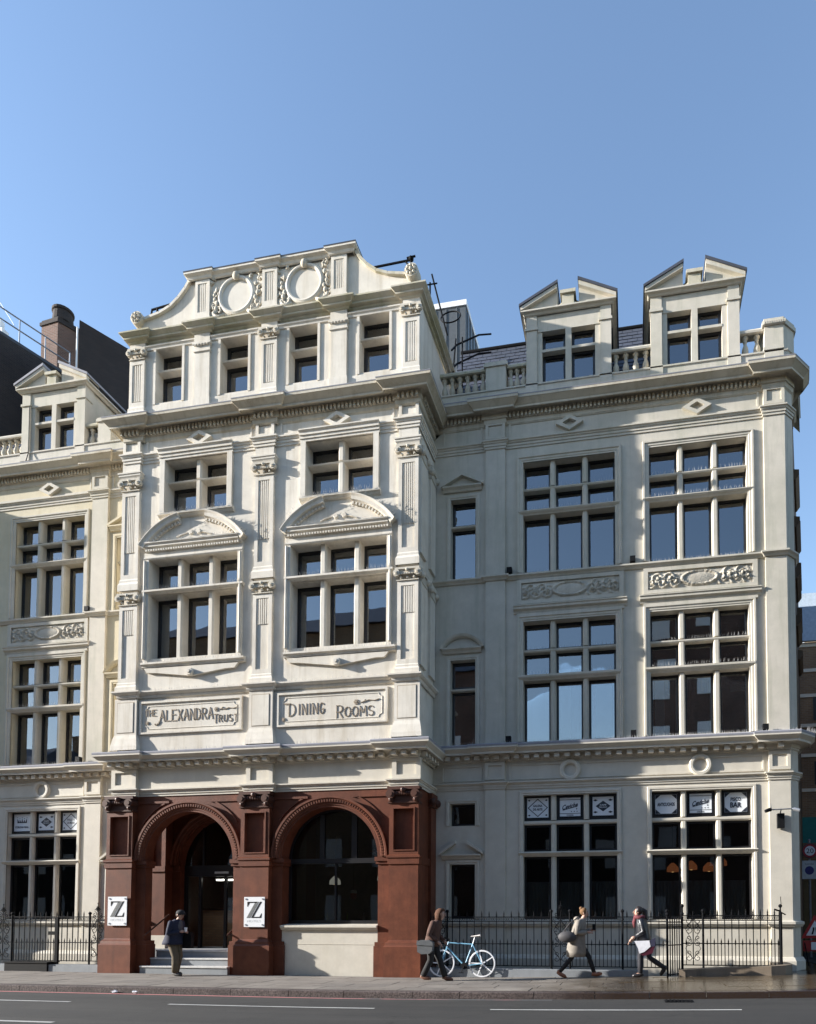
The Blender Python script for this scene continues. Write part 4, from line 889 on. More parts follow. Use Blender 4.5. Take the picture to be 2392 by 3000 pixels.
for cx in (-10.61, -8.60):
    m = MB(); m.arc(cx, 18.60, BY - .02, [(.44, 0), (.44, .03), (.46, .065), (.50, .075), (.55, .05), (.57, 0)], 0, 2 * PI, 44); m.discy(cx, 18.60, BY - .035, BY - .02, .44, 44)
    o = obj('roundel', m, 'bay', HB)
    # foliage round the roundel, carved from short curled leaves
    m = MB(); q = random.Random(int(-cx * 10))
    for k in range(90):
        bx, bz = cx + q.uniform(-.76, .76), q.uniform(18.02, 19.14)
        if math.hypot(bx - cx, (bz - 18.60)) < .62: continue
        a = math.atan2(bz - 18.6, bx - cx) + PI / 2 * q.choice((-1, 1)); pts = []; sg = q.choice((-1, 1))
        for j in range(6):
            t_ = a + sg * j * .75; bx += .036 * math.cos(t_); bz += .036 * math.sin(t_); pts.append((min(max(bx, cx - .78), cx + .78), BY - .035 - .009 * j, min(max(bz, 18.0), 19.16)))
        m.tube(pts, [.034, .038, .034, .03, .022, .010], 6)
    for s in (-1, 1):
        for k in range(7):
            z = 18.05 + .13 * k; x_ = cx + s * (.62 + .05 * math.sin(k * 1.7)); m.ball((x_, BY - .06, z), q.uniform(.045, .065), 7, 5, (1, .8, 1.3))
        m.tube([(cx + s * .35, BY - .06, 18.10), (cx + s * .5, BY - .08, 18.03), (cx + s * .66, BY - .06, 18.12), (cx + s * .6, BY - .05, 18.25)], [.04, .05, .045, .02], 6)
    m.ball((cx, BY - .09, 19.12), .10, 9, 7, (1, .8, 1.2)); obj('foliage_relief', m, 'carve', o, smooth=True, kind='stuff')
# ---------------------------------------------------------------- terracotta ground floor of the bay
AC = [(-11.76, 1.31), (-7.72, 1.32)]; SPR = 3.04
GPX = [(-14.16, -13.37), (-10.15, -9.34), (-6.05, -5.28)]
def arch_wall(cx, r, x0, x1, ztop, y, yb, mat, name, n=28):
    """wall with a round arched opening: spandrels above the springing, jambs below"""
    m = MB(); angs = [PI * k / n for k in range(n + 1)] + [math.atan2(ztop - SPR, x1 - cx), math.atan2(ztop - SPR, x0 - cx)]; angs = sorted(set(angs))
    def edge(a):
        c_, s_ = math.cos(a), math.sin(a); t_ = []
        if c_ > 1e-6: t_.append((x1 - cx) / c_)
        if c_ < -1e-6: t_.append((x0 - cx) / c_)
        if s_ > 1e-6: t_.append((ztop - SPR) / s_)
        t_ = min(t_); return (cx + t_ * c_, SPR + t_ * s_)
    for a, b in zip(angs, angs[1:]):
        p, q = (cx + r * math.cos(a), SPR + r * math.sin(a)), (cx + r * math.cos(b), SPR + r * math.sin(b)); e, f = edge(a), edge(b)
        m.quad((p[0], y, p[1]), (e[0], y, e[1]), (f[0], y, f[1]), (q[0], y, q[1]))
        m.quad((p[0], y, p[1]), (q[0], y, q[1]), (q[0], yb, q[1]), (p[0], yb, p[1]))
        m.quad((p[0], yb, p[1]), (e[0], yb, e[1]), (f[0], yb, f[1]), (q[0], yb, q[1]))
    m.box(x0, cx - r, y, yb, -.02, SPR); m.box(cx + r, x1, y, yb, -.02, SPR)
    return obj(name, m, mat, HB)
def arch_ring(cx, r, y, mat, ribs=True):
    m = MB(); m.arc(cx, SPR, y, [(r, -.03), (r, .05), (r + .05, .05), (r + .06, .075), (r + .10, .075), (r + .12, .10), (r + .20, .10), (r + .23, .13), (r + .28, .13), (r + .28, 0)], 0, PI, 40)
    o = obj('arch_ring', m, mat, HB)
    if ribs:
        m = MB()
        for k in range(64):
            a = PI * (k + .5) / 64; u = (math.cos(a), math.sin(a)); v = (-u[1], u[0]); hw = .017
            P = [(cx + u[0] * rr_ + v[0] * s * hw, y - oo, SPR + u[1] * rr_ + v[1] * s * hw) for rr_ in (r + .125, r + .195) for s in (-1, 1) for oo in (.095, .125)]
            m.add(P, [(1, 3, 7, 5), (0, 1, 5, 4), (2, 3, 7, 6)[::-1], (0, 2, 3, 1), (4, 5, 7, 6)])
        obj('egg_moulding', m, mat, o, kind='stuff')
    return o
for i, (cx, r) in enumerate(AC):
    x0, x1 = GPX[i][1] - .0, GPX[i + 1][0] + .0
    arch_wall(cx, r, x0, x1, GFT, BY, BY + .42 if i else BY + .27, 'terra', 'arch_wall'); arch_ring(cx, r, BY, 'terra')
    m = MB()      # raised spandrel frames
    for s in (-1, 1):
        m = MB(); m.box(x0 + .02, cx - .62, BY - .03, BY, 4.60, 4.66) if s < 0 else m.box(cx + .62, x1 - .02, BY - .03, BY, 4.60, 4.66)
        m.arc(cx, SPR, BY, [(r + .40, 0), (r + .40, .03), (r + .44, .03), (r + .44, 0)], *((.62, 1.12) if s > 0 else (PI - 1.12, PI - .62)), 10); obj('spandrel_moulding', m, 'terra', HB)
    for s, xe in ((-1, x0), (1, x1)):     # impost caps, jamb bases
        xi = cx + s * r; a, b = min(xi, xe), max(xi, xe)
        if s < 0: b += .05
        else: a -= .05
        m = MB(); m.box(a, b, BY - .035, BY + (.45 if i else .30), 2.86, 2.93); m.box(a - .02, b + .02, BY - .07, BY + (.47 if i else .32), 2.933, 3.04); obj('impost', m, 'terra', HB)
        if s < 0: b += .04
        else: a -= .04
        m = MB(); m.box(a, b, BY - .05, BY + (.50 if i else .33), -.02, .77); m.box(a + .02, b - .02, BY - .03, BY + (.49 if i else .32), .772, .87); obj('jamb_plinth', m, 'terra', HB)
for i, (a, b) in enumerate(GPX):
    y = -1.50; m = MB(); q = .12; z0, z1 = 3.20, 4.24
    m.box(a, b, y, BY + .3, .9, 2.84); m.box(a, a + q, y, BY, 3.04, 4.42); m.box(b - q, b, y, BY, 3.04, 4.42); m.box(a + q, b - q, y, BY, 3.04, z0); m.box(a + q, b - q, y, BY, z1, 4.42)
    m.box(a + q, b - q, y + .10, BY, z0, z1); path = [(a, BY + .02), (a, y), (b, y), (b, BY + .02)]
    p = obj('ground_pilaster', m, 'terra', HB)
    m = MB(); w = .03; m.box(a + q - w, a + q, y - .02, y, z0 - w, z1 + w); m.box(b - q, b - q + w, y - .02, y, z0 - w, z1 + w); m.box(a + q, b - q, y - .02, y, z0 - w, z0); m.box(a + q, b - q, y - .02, y, z1, z1 + w); obj('panel_moulding', m, 'terra', p)
    m = MB(); m.sweep(path, [(0, 2.82), (.03, 2.84), (.03, 2.98), (.055, 3.0), (.055, 3.05), (0, 3.08)]); obj('impost_band', m, 'terra', p)
    m = MB(); m.sweep(path, [(.10, -.05), (.10, .76), (.07, .80), (.06, .86), (.02, .90), (0, .93)]); m.box(a - .095, b + .095, y - .095, BY + .35, -.05, .75); obj('plinth', m, 'terra', p)
    m = MB(); m.sweep(path, [(0, 4.36), (.03, 4.38), (.03, 4.42), (0, 4.43)]); m.box(a - .04, b + .04, y - .06, BY, 4.72, 4.80); m.box(a, b, y - .01, BY, 4.42, 4.72)
    for s in (-1, 1):
        vx = (a if s < 0 else b) - s * .06; m.discy(vx, 4.60, y - .12, BY, .115, 14); m.discy(vx, 4.60, y - .14, y - .1205, .06, 10); m.ball((vx, y - .05, 4.47), .07, 8, 6)
    for k in range(8): m.ball((a + .16 + (b - a - .32) * k / 7, y - .05, 4.62), .042, 6, 5, (1, 1, 1.3))
    m.ball(((a + b) / 2, y - .09, 4.70), .07, 8, 6); obj('capital', m, 'terra_dark', p)
# right hand return in terracotta with two plain piers
m = MB(); m.box(-5.9, -5.34, -1.35, .02, -.02, 4.80); m.box(-5.34, -5.26, -.46, -.003, .9, 4.42); m.box(-5.34, -5.30, -1.3, -.003, 2.86, 3.05); m.box(-5.34, -5.20, -.52, -.003, -.02, .86); m.box(-5.34, -5.22, -.5, -.003, 4.44, 4.8); obj('return_pier', m, 'terra', HB)
m = MB()
for ya in (-.25,):
    for s in (-1, 1): m.ball((-5.22, ya + .2 * s, 4.58), .11, 9, 7)
obj('return_capital', m, 'terra_dark', HB)
m = MB(); m.box(-14.14, -13.40, -1.3, -1.07, -.02, 4.8); m.box(-14.14, -13.9, -1.07, .02, 4.35, 4.8); obj('return_pier', m, 'terra', HB)
# porch behind the left arch: steps, side walls, inner arch and glazed doors
st = MB()
for k, (z, y) in enumerate(((.2, -1.50), (.4, -1.18), (.60, -.86))):
    s = obj('step', MB().box(-13.05, -10.47, y, -.2, z - .2 + (.001 if k else -.03), z - .035), 'step', HB); obj('nosing', MB().box(-13.05, -10.47, y - .025, -.2, z - .034, z), 'nosing', s)
obj('porch_floor', MB().box(-14.0, -9.7, -.2, 1.6, .3, .599), 'step', HB)
m = MB(); m.box(-14.2, -13.95, .1, 1.5, .6, 4.85); m.box(-9.75, -9.5, -.83, 1.5, .6, 4.85); obj('porch_wall', m, 'terra', HB)
obj('porch_ceiling', MB().box(-14.2, -9.5, -.83, 1.5, 4.82, 4.95), 'paint', HB)
m = MB(); m.box(-13.95, -13.46, -.03, .30, .6, 2.84); m.box(-13.95, -13.87, -.03, .3, 3.0, 4.82); m.box(-13.54, -13.46, -.03, .3, 3.0, 4.82); m.box(-13.87, -13.54, .03, .3, 3.0, 4.82); m.box(-13.97, -13.44, -.07, .31, 2.84, 3.0); obj('porch_pilaster', m, 'terra', HB)
obj('porch_skirting', MB().box(-13.97, -13.40, -.06, .31, .6, .98), 'paint', HB)
AI = (-11.85, 1.36); arch_wall(AI[0], AI[1], -13.95, -9.75, 4.82, .32, .62, 'terra', 'inner_arch_wall'); arch_ring(AI[0], AI[1] + .02, .32, 'terra', False)
m = MB(); m.box(-13.35, -13.18, .24, .34, 2.86, 3.02); m.box(-10.52, -10.35, .24, .34, 2.86, 3.02); obj('impost', m, 'terra', HB)
dr = MB(); yy = .50; a, b = AI[0] - AI[1], AI[0] + AI[1]
dr.box(a, b, yy, yy + .1, 2.72, 3.05)
for x in (a + .0, a + .48, -11.9, b - .08): dr.box(x, x + .08, yy + .003, yy + .08, .6, 2.72)
for x in (-12.62, -11.1): dr.box(x, x + .05, yy + .004, yy + .08, 3.05, 4.2)
door = obj('glazed_door', dr, 'frame', HB)
obj('pane', MB().box(a, b, yy + .04, yy + .05, .6, 2.72), glass('door_glass', 1.45, (.85, .86, .86)), door)
pm = MB(); pm.prism([(a, 3.05), (b, 3.05)] + [(AI[0] + AI[1] * math.cos(PI * k / 20), SPR + AI[1] * math.sin(PI * k / 20)) for k in range(1, 20)], yy + .04, yy + .05); obj('fanlight', pm, 'glass_dark', door)
obj('door_notice', MB().box(-10.98, -10.80, yy - .004, yy + .002, 1.98, 2.2), 'palegrey', door)
obj('door_closer', MB().box(-12.2, -11.75, yy - .02, yy, 2.80, 2.86).box(-11.0, -10.9, yy - .02, yy, 2.83, 2.88), 'palegrey', door)
for x, s in ((-12.98, 1), (-10.54, -1)):
    m = MB(); p0, p1 = (x, -1.42, 1.02), (x, -.45, 1.58); m.tube([p0, p1], .022, 8)
    for f in (.08, .9): q = Vector(p0).lerp(Vector(p1), f); m.tube([q, q - Vector((s * .1, 0, .06))], .014, 6)
    obj('handrail', m, 'terra_dark', HB)
# shop front in the right arch
cx, r = AC[1]; yg = -.98; m = MB()
for k in range(24):
    a0, a1 = PI * k / 24, PI * (k + 1) / 24
    m.add([(cx + q * math.cos(t_), y, SPR + q * math.sin(t_)) for t_ in (a0, a1) for q in (r - .06, r + .01) for y in (yg, yg + .08)], [(0, 2, 6, 4), (0, 4, 5, 1), (2, 3, 7, 6)])
m.box(cx - r, cx + r, yg, yg + .08, 1.33, 1.42); m.box(cx - r, cx + r, yg - .03, yg + .08, 2.92, 3.05); m.box(cx - r, cx - r + .07, yg, yg + .08, 1.42, 2.92); m.box(cx + r - .07, cx + r, yg, yg + .08, 1.42, 2.92)
for x, w, zt in ((-8.17, .13, 4.22), (-7.28, .15, 4.22)): m.box(x, x + w, yg + .003, yg + .08, 3.05, zt)
m.box(-7.74, -7.69, yg + .004, yg + .08, 1.42, 2.92)
sf = obj('arched_shop_window', m, 'frame', HB)
pm = MB(); pm.prism([(cx - r, 1.4), (cx + r, 1.4)] + [(cx + r * math.cos(PI * k / 24), SPR + r * math.sin(PI * k / 24)) for k in range(25)], yg + .04, yg + .05); obj('pane', pm, 'glass_dark', sf)
m = MB(); m.sweep([(cx - r, BY + .02), (cx + r, BY + .02)], [(0, 1.17), (.06, 1.18), (.08, 1.22), (.11, 1.24), (.11, 1.29), (-.4, 1.335)]); obj('sill', m, 'paint', sf)
obj('stall_riser', MB().box(cx - r, cx + r, BY + .02, BY + .4, -.03, 1.17).box(cx - r, cx + r, BY + .012, BY + .02, .80, .806), 'paint', sf)

# ---------------------------------------------------------------- parapet: blocking course, balustrades, dormers
obj('parapet_course', MB().sweep([(BX1, -.02), (3.95, -.02), (4.24, .27), (4.8, 2.5)], [(.05, 15.5), (.05, 15.92), (.08, 15.93), (.08, 15.97), (-.3, 15.98)]), 'wing', HB)
obj('parapet_course', MB().sweep([(-23.3, -.02), (BX0, -.02)], [(.05, 15.5), (.05, 15.98), (.08, 15.99), (.08, 16.03), (-.3, 16.04)]), 'wing', HB)
BAL = MB().lathe([(.085, 0), (.085, .05), (.055, .07), (.06, .10), (.088, .19), (.075, .27), (.042, .36), (.038, .41), (.058, .44), (.04, .47), (.05, .50), (.08, .53), (.08, .57)], (0, 0, 0), 12).mesh('baluster', 'trim', True)
def balustrade(x0, x1, z, n, mat, first=.5):
    b = thing('balustrade', None, None); b.parent = HB; b.name = 'balustrade'
    m = MB(); m.sweep([(x0, .12), (x1, .12)], [(0.10, z + .57), (.16, z + .58), (.17, z + .63), (.13, z + .69), (-.12, z + .70), (-.16, z + .6)]); rail = obj('handrail', m, mat, b)
    for k in range(n):
        obj('baluster', BAL, None, b, loc=(x0 + (x1 - x0) * (k + .5) / n, .10, z))
    return b
balustrade(-5.20, -3.88, 15.98, 6, 'moss'); balustrade(-3.30, -2.76, 15.98, 3, 'moss'); balustrade(-.47, .57, 15.98, 4, 'wing'); balustrade(2.83, 3.41, 15.98, 2, 'wing')
balustrade(-20.6, -18.78, 16.04, 8, 'wing'); balustrade(-16.5, -16.0, 16.04, 2, 'moss')
def pier(x0, x1, z0, z1, mat):
    m = MB(); m.box(x0, x1, -.09, .3, z0, z1); m.box(x0 - .05, x1 + .05, -.13, .34, z1, z1 + .09); m.box(x0 - .02, x1 + .02, -.11, .32, z1 + .09, z1 + .13); return obj('parapet_pier', m, mat, HB)
pier(-3.88, -3.32, 15.97, 16.60, 'wing'); pier(-16.02, -15.58, 16.03, 16.66, 'wing')
m = MB(); oc = [(3.42, -.10), (3.88, -.10), (4.20, .22), (4.20, .62), (3.42, .62)]; m.plan(oc, 15.70, 16.62)
def og(p, d): cx_ = sum(q[0] for q in p) / len(p); cy_ = sum(q[1] for q in p) / len(p); return [(cx_ + (x - cx_) * d, cy_ + (y - cy_) * d) for x, y in p]
m.plan(og(oc, 1.06), 15.98, 16.06); m.plan(og(oc, 1.14), 16.62, 16.72); m.plan(og(oc, 1.05), 16.723, 16.80); obj('corner_pier', m, 'wing', HB)
for k in range(9):
    pass
sk = MB()
for k in range(10): sk.box(3.40 + .055 * k, 3.43 + .055 * k, -.17, -.12, 16.63, 16.71)
obj('pier_dentils', sk, 'wing', HB, kind='stuff')
def dormer(x0, x1, zb, mat):
    d = thing('dormer', None, None); d.parent = HB; y = -.08; dz = zb - 15.98; Z = lambda v: v + dz; pw = .29
    m = MB()
    for a in (x0, x1 - pw): m.box(a, a + pw, y, .25, Z(15.75), Z(17.90)); m.box(a - .02, a + pw + .02, y - .02, .2, Z(15.70), Z(15.99)); m.box(a - .03, a + pw + .03, y - .03, .2, Z(17.46), Z(17.53))
    wx0, wx1 = x0 + pw + .14, x1 - pw - .14
    m.box(x0 + pw, wx0, y + .05, .25, Z(15.92), Z(17.42)); m.box(wx1, x1 - pw, y + .05, .25, Z(15.92), Z(17.42)); m.box(x0 + pw, x1 - pw, y + .03, .25, Z(17.42), Z(17.90)); m.box(x0 + pw, x1 - pw, y + .02, .25, Z(15.60), Z(15.92))
    m.box(x0 + .03, x0 + .2, .25, 2.4, Z(15.6), Z(17.92)); m.box(x1 - .2, x1 - .03, .25, 2.4, Z(15.6), Z(17.92)); obj('front', m, mat, d)
    m = MB(); m.sweep([(x0 - .02, 1.6), (x0 - .02, y), (x1 + .02, y), (x1 + .02, 1.6)], [(0, Z(17.86)), (.03, Z(17.87)), (.06, Z(17.91)), (.12, Z(17.93)), (.12, Z(17.97)), (0, Z(18.0))]); obj('cornice', m, mat, d)
    cx_ = (x0 + x1) / 2; m = MB(); l = MB()
    for s in (-1, 1):
        e = cx_ + s * ((x1 - x0) / 2 + .14); t_ = cx_ + s * .29; zt = Z(18.47); ze = Z(17.97)
        P = [(e, ze), (t_, ze), (t_, zt), (e, ze + .07)]
        m = MB(); m.prism(P if s < 0 else P[::-1], y - .02, .3)                                     # tympanum half
        R_ = [(e, ze + .0), (e, ze + .10), (t_, zt + .10), (t_, zt - .02)]
        m.prism(R_[::-1] if s < 0 else R_, y - .13, .3); obj('pediment', m, mat, d)                                    # raking cornice
        l.prism([(e + s * .04, ze + .095), (e + s * .04, ze + .16), (t_ - s * .02, zt + .185), (t_ - s * .02, zt + .103)][::-1 if s < 0 else 1], y - .16, 1.9)
    obj('lead_flashing', l, 'slate' if x0 > -5 else 'lead', d)  # sunlit left flashing painted paler: lead grey there, dark slate colour on the right
    m = MB(); m.box(cx_ - .16, cx_ + .16, y - .1, .25, Z(17.98), Z(18.26)); m.box(cx_ - .21, cx_ + .21, y - .15, .3, Z(18.26), Z(18.35)); m.prism([(cx_ - .30, Z(17.975)), (cx_ + .30, Z(17.975)), (cx_ + .16, Z(18.08)), (cx_ - .16, Z(18.08))], y - .06, y - .005); obj('pedestal', m, 'moss' if mat == 'wing' else mat, d)
    # cross window
    m = MB(); rec = .20; cm = (wx0 + wx1) / 2; zb_, zt_ = Z(15.92), Z(17.42); zr = Z(16.85)
    m.box(cm - .08, cm + .08, y + .03, y + rec + .08, zb_, zt_); m.box(wx0, cm - .08, y + .04, y + rec + .08, zr, zr + .07); m.box(cm + .08, wx1, y + .04, y + rec + .08, zr, zr + .07); obj('mullion', m, mat, d)
    for a, b in ((wx0, cm - .08), (cm + .08, wx1)):
        for q0, q1 in ((zb_, zr), (zr + .07, zt_)): light(d, a, b, q0, q1, y + rec, .07)
    m = MB(); m.box(wx0, wx1, y + rec + .5, y + rec + .55, zb_, zt_); obj('blind', m, 'room', d)
    m = MB(); m.box(wx0 + .05, cm - .2, y + rec + .2, y + rec + .22, zb_, zt_); m.box(cm + .1, cm + .45, y + rec + .2, y + rec + .22, zb_, zt_ - .5); obj('curtain', m, 'net', d)
    r_ = MB(); r_.add([(x0, .3, Z(17.95)), (cx_, .3, Z(18.6)), (x1, .3, Z(17.95)), (x0, 2.6, Z(17.95)), (cx_, 2.6, Z(18.6)), (x1, 2.6, Z(17.95))], [(0, 1, 4, 3), (1, 2, 5, 4)]); obj('roof', r_, 'slate', d)
dormer(-2.75, -.46, 15.98, 'wing'); dormer(.57, 2.82, 15.98, 'wing'); dormer(-18.77, -16.51, 16.04, 'wing')
# slate mansards with courses of slates as rows
def mansard(x0, x1, y0, z0, y1, z1, mat='slate'):
    rf = obj('roof', MB().add([(x0, y0, z0), (x1, y0, z0), (x1, y1, z1), (x0, y1, z1), (x1, y1 + 6, z1 + .2), (x0, y1 + 6, z1 + .2)], [(0, 1, 2, 3), (3, 2, 4, 5)]), mat, HB)
    m = MB(); n = int((z1 - z0) / .19); q = random.Random(5)
    for j in range(n):
        t0, t1 = j / n, (j + 1) / n; xx = x0 + (.15 if j % 2 else 0)
        while xx < x1 - .1:
            w = .29; e = q.uniform(.008, .02)
            P = lambda x, t, o: (x, y0 + (y1 - y0) * t - o, z0 + (z1 - z0) * t)
            m.quad(P(xx, t0, .008 + e), P(min(xx + w, x1), t0, .008 + e), P(min(xx + w, x1), t1, .004), P(xx, t1, .004)); m.quad(P(xx, t0, .008 + e), P(min(xx + w, x1), t0, .008 + e), P(min(xx + w, x1), t0, .0), P(xx, t0, 0)); xx += .305
    obj('slates', m, mat, HB, kind='stuff')
    obj('ridge_flashing', MB().tube([(x0, y1, z1 + .04), (x1, y1, z1 + .04)], .06, 8), 'black', HB)
mansard(BX1, 2.2, .75, 15.7, 3.0, 19.8); mansard(-23, BX0, .6, 15.7, 1.9, 18.0)
obj('gutter_floor', MB().box(BX1, 4.2, .05, .8, 15.6, 15.72).box(-23, BX0, .05, .65, 15.6, 15.72), 'lead', HB)
# plain pavilion of the same building further left: it shades the left wing
m = MB(); m.box(-33, -22.9, -1.4, 1, -.02, 15.2); m.box(-33, -23.0, -1.75, 1, 15.2, 15.5); m.box(-33, -23.05, -1.7, 1, 5.8, 6.0); obj('far_pavilion', m, 'bay', HB)
# ---------------------------------------------------------------- rooms behind the glass
m = MB()
for z0, z1 in ((.3, 5.5), (5.95, 10.4), (10.65, 15.0), (15.7, 17.7)):
    for a, b in ((BX1 + .4, 4.0), (-23.0, BX0 - .1)):
        if z0 > 15: continue
        m.quad((a, 4.5, z0), (b, 4.5, z0), (b, 4.5, z1), (a, 4.5, z1)); m.quad((a, .4, z0), (b, .4, z0), (b, 4.5, z0), (a, 4.5, z0)); m.quad((a, .4, z1), (b, .4, z1), (b, 4.5, z1), (a, 4.5, z1)); m.quad((a, .4, z0), (a, 4.5, z0), (a, 4.5, z1), (a, .4, z1)); m.quad((b, .4, z0), (b, 4.5, z0), (b, 4.5, z1), (b, .4, z1))
    a, b = BX0 + .1, BX1 - .1; y0 = -.8 if z0 > 5 else .7
    m.quad((a, 4.3, z0), (b, 4.3, z0), (b, 4.3, z1), (a, 4.3, z1)); m.quad((a, y0, z0), (b, y0, z0), (b, 4.3, z0), (a, 4.3, z0)); m.quad((a, y0, z1), (b, y0, z1), (b, 4.3, z1), (a, 4.3, z1)); m.quad((a, y0, z0), (a, 4.3, z0), (a, 4.3, z1), (a, y0, z1)); m.quad((b, y0, z0), (b, 4.3, z0), (b, 4.3, z1), (b, y0, z1))
m.quad((-9.4, -.85, .3), (-9.4, .7, .3), (-9.4, .7, 4.8), (-9.4, -.85, 4.8)); m.quad((-5.95, -.85, .3), (-5.95, .7, .3), (-5.95, .7, 4.8), (-5.95, -.85, 4.8)); m.quad((-9.4, -.85, .3), (-5.95, -.85, .3), (-5.95, .7, .3), (-9.4, .7, .3)); m.quad((-9.4, -.85, 4.79), (-5.95, -.85, 4.79), (-5.95, .7, 4.79), (-9.4, .7, 4.79))
obj('interior_rooms', m, 'room', HB)
def fold(x0, x1, z0, z1, y, name, mat, pitch=.11, amp=.035):
    n = int((x1 - x0) / pitch * 6) + 2; m = MB(); vs = []
    for i in range(n + 1):
        x = x0 + (x1 - x0) * i / n; yy = y + amp * math.sin(2 * PI * (x - x0) / pitch + .6 * math.sin(7 * x))
        vs += [(x, yy, z0), (x, yy, z1)]
    m.add(vs, [(2 * i, 2 * i + 2, 2 * i + 3, 2 * i + 1) for i in range(n)]); return obj(name, m, mat, HB, smooth=True)
def blindp(x0, x1, z0, z1, y, mat='blind', name='roller_blind'): return obj(name, MB().box(x0, x1, y, y + .012, z0, z1), mat, HB)
blindp(-2.84, -.40, 10.85, 13.8, .37); blindp(.52, 2.94, 10.85, 13.55, .37)
fold(-1.35, -.95, 6.2, 9.4, .55, 'curtain', 'curtain'); blindp(-2.8, -1.62, 6.25, 9.4, .39, 'net')
blindp(.62, .86, 6.2, 9.4, .45, 'net', 'curtain'); blindp(2.55, 2.90, 7.4, 9.4, .5, 'net', 'curtain'); fold(.9, 2.85, 7.6, 9.35, 1.0, 'curtain', 'teal_curtain', .2)
for x0 in (-18.85, -18.05, -17.22):
    blindp(x0 + .20, x0 + .70, 10.85, 13.75, .40, 'net', 'curtain'); blindp(x0 + .12, x0 + .70, 6.25, 9.4, .42, 'net', 'curtain')
for a, b in (OL, OR): fold(a + .1, b - .1, 9.2, 10.4, BY + .5, 'curtain', 'teal_curtain', .3, .02)
for a, b in (TL, TR): blindp(a + .1, b - .1, 13.70, 14.1, BY + .5, 'net')
for k, (a, b) in enumerate(GW): blindp(a + (.08 if k == 2 else .14), b - (.1 if k == 2 else .12), 15.95, 17.4 if k != 1 else 17.0, BY + .46, 'net')
blindp(-4.8, -4.25, 12.35, 13.0, .45, 'net'); blindp(-4.55, -4.2, 6.9, 8.5, .5, 'net', 'curtain')
for k in range(3): fold(.55 + .82 * k, 1.2 + .82 * k, 1.5, 2.45, .32, 'cafe_curtain', 'blind', .09, .012); fold(-2.8 + .82 * k, -2.1 + .82 * k, 1.5, 2.45, .32, 'cafe_curtain', 'blind', .09, .012)
for k in range(3): fold(-18.8 + .82 * k, -18.25 + .82 * k, 1.5, 2.95, .32, 'cafe_curtain', 'blind', .09, .012)
# reception desk, shelves and lamps seen through the ground floor glass
t = thing('reception_desk', 'brown brick fronted desk inside the glazed entrance doors', 'desk', (-12.2, 1.35, .6))
obj('front', MB().box(-.95, .75, 0, .6, 0, 1.12), brick('pale_desk_brick', (.5, .3, .17), (.6, .38, .22), (.4, .3, .2)), t); obj('top', MB().box(-1.0, .8, -.05, .65, 1.123, 1.18), 'frame', t)
obj('notice_board', MB().box(-.62, .55, .62, .66, 1.25, 2.2), 'black', t)
t = thing('wall_shelf', 'wooden shelf of pale boxes behind the arched shop window', 'shelf', (-6.9, 1.1, 3.42))
obj('board', MB().box(-.7, .8, 0, .35, 0, .05), plain('shelf_wood', (0.40, 0.16, 0.07), 0.6), t)
for i, (x, w, h) in enumerate(((-.55, .3, .34), (.25, .42, .38))):
    tag(obj('storage_box', MB().box(x, x + w, .03, .3, .052, .052 + h).box(x - .01, x + w + .01, .02, .31, .053 + h, .09 + h), 'net', None, loc=(-6.9, 1.1, 3.42)), ['narrow pale box at the left end of the wall shelf', 'wide pale box at the right end of the wall shelf'][i], 'box')
def pendant(x, y, z, lb, mat, grp=None):
    t = thing('pendant_lamp', lb, 'lamp', (x, y, z), 0, grp)
    obj('shade', MB().lathe([(.16, 0), (.15, .12), (.06, .22), (.03, .24)], (0, 0, 0), 14), mat, t); obj('cord', MB().tube([(0, 0, .24), (0, 0, 1.4)], .008, 5), 'black', t)
    obj('bulb', MB().ball((0, 0, .04), .055, 8, 6), emis('warm_bulb', (1.0, .55, .2), 0.8), t)
glow = emis('glowing_shade', (0.75, 0.24, 0.09), 0.16)
for x, y, z, lb in ((1.06, .9, 2.72, 'orange glass lamp behind the left light of the far right window'), (1.55, 1.0, 2.78, 'orange glass lamp hanging behind the middle light beside the left mullion'), (2.02, 1.1, 2.74, 'orange glass lamp behind the middle light beside the right mullion'), (2.36, 1.3, 2.90, 'small orange glass lamp behind the right hand light of the far right window')): pendant(x, y, z, lb, glow)
shopglow = emis('lit_white_shade', (1.0, .93, .8), 0.22)
pendant(-7.0, .6, 2.55, 'white shop lamp hanging at the right of the arched window', shopglow); pendant(-8.45, .6, 2.45, 'dim white shop lamp hanging at the left of the arched window', shopglow)
t = thing('red_lantern', 'small white and red lantern hanging in the middle of the arched shop window', 'lantern', (-7.75, .3, 2.02)); obj('body', MB().lathe([(.05, 0), (.09, .05), (.09, .16)], (0, 0, 0), 12), plain('lantern_red', (.55, .09, .05), .5), t); obj('cap', MB().lathe([(.092, .162), (.085, .24), (.02, .26)], (0, 0, 0), 12), 'white', t); obj('cord', MB().tube([(0, 0, .26), (0, 0, 2.6)], .006, 5), 'black', t)
t = thing('counter', 'dark shop counter with bottles behind the arched window', 'counter', (-7.7, .35, .3)); obj('body', MB().box(-1.2, 1.2, 0, .5, 0, 1.0), 'frame', t); obj('top', MB().box(-1.25, 1.25, -.04, .54, 1.003, 1.06), plain('counter_wood', (.12, .06, .03), .4), t)
bt = MB().lathe([(.035, 0), (.035, .16), (.014, .21), (.014, .27)], (0, 0, 0), 8)
for i, (x, c_) in enumerate(((-.9, (.4, .3, .05)), (-.3, (.35, .42, .06)), (.2, (.5, .5, .5)), (.95, (.1, .2, .35)))):
    tag(obj('bottle', bt, plain('bottle_glass%d' % i, c_, .25), None, loc=(-7.7 + x, .45, 1.363)), ['amber bottle at the left end of the shop counter', 'yellow green bottle left of the middle of the shop counter', 'clear bottle right of the middle of the shop counter', 'blue bottle at the right end of the shop counter'][i], 'bottle')
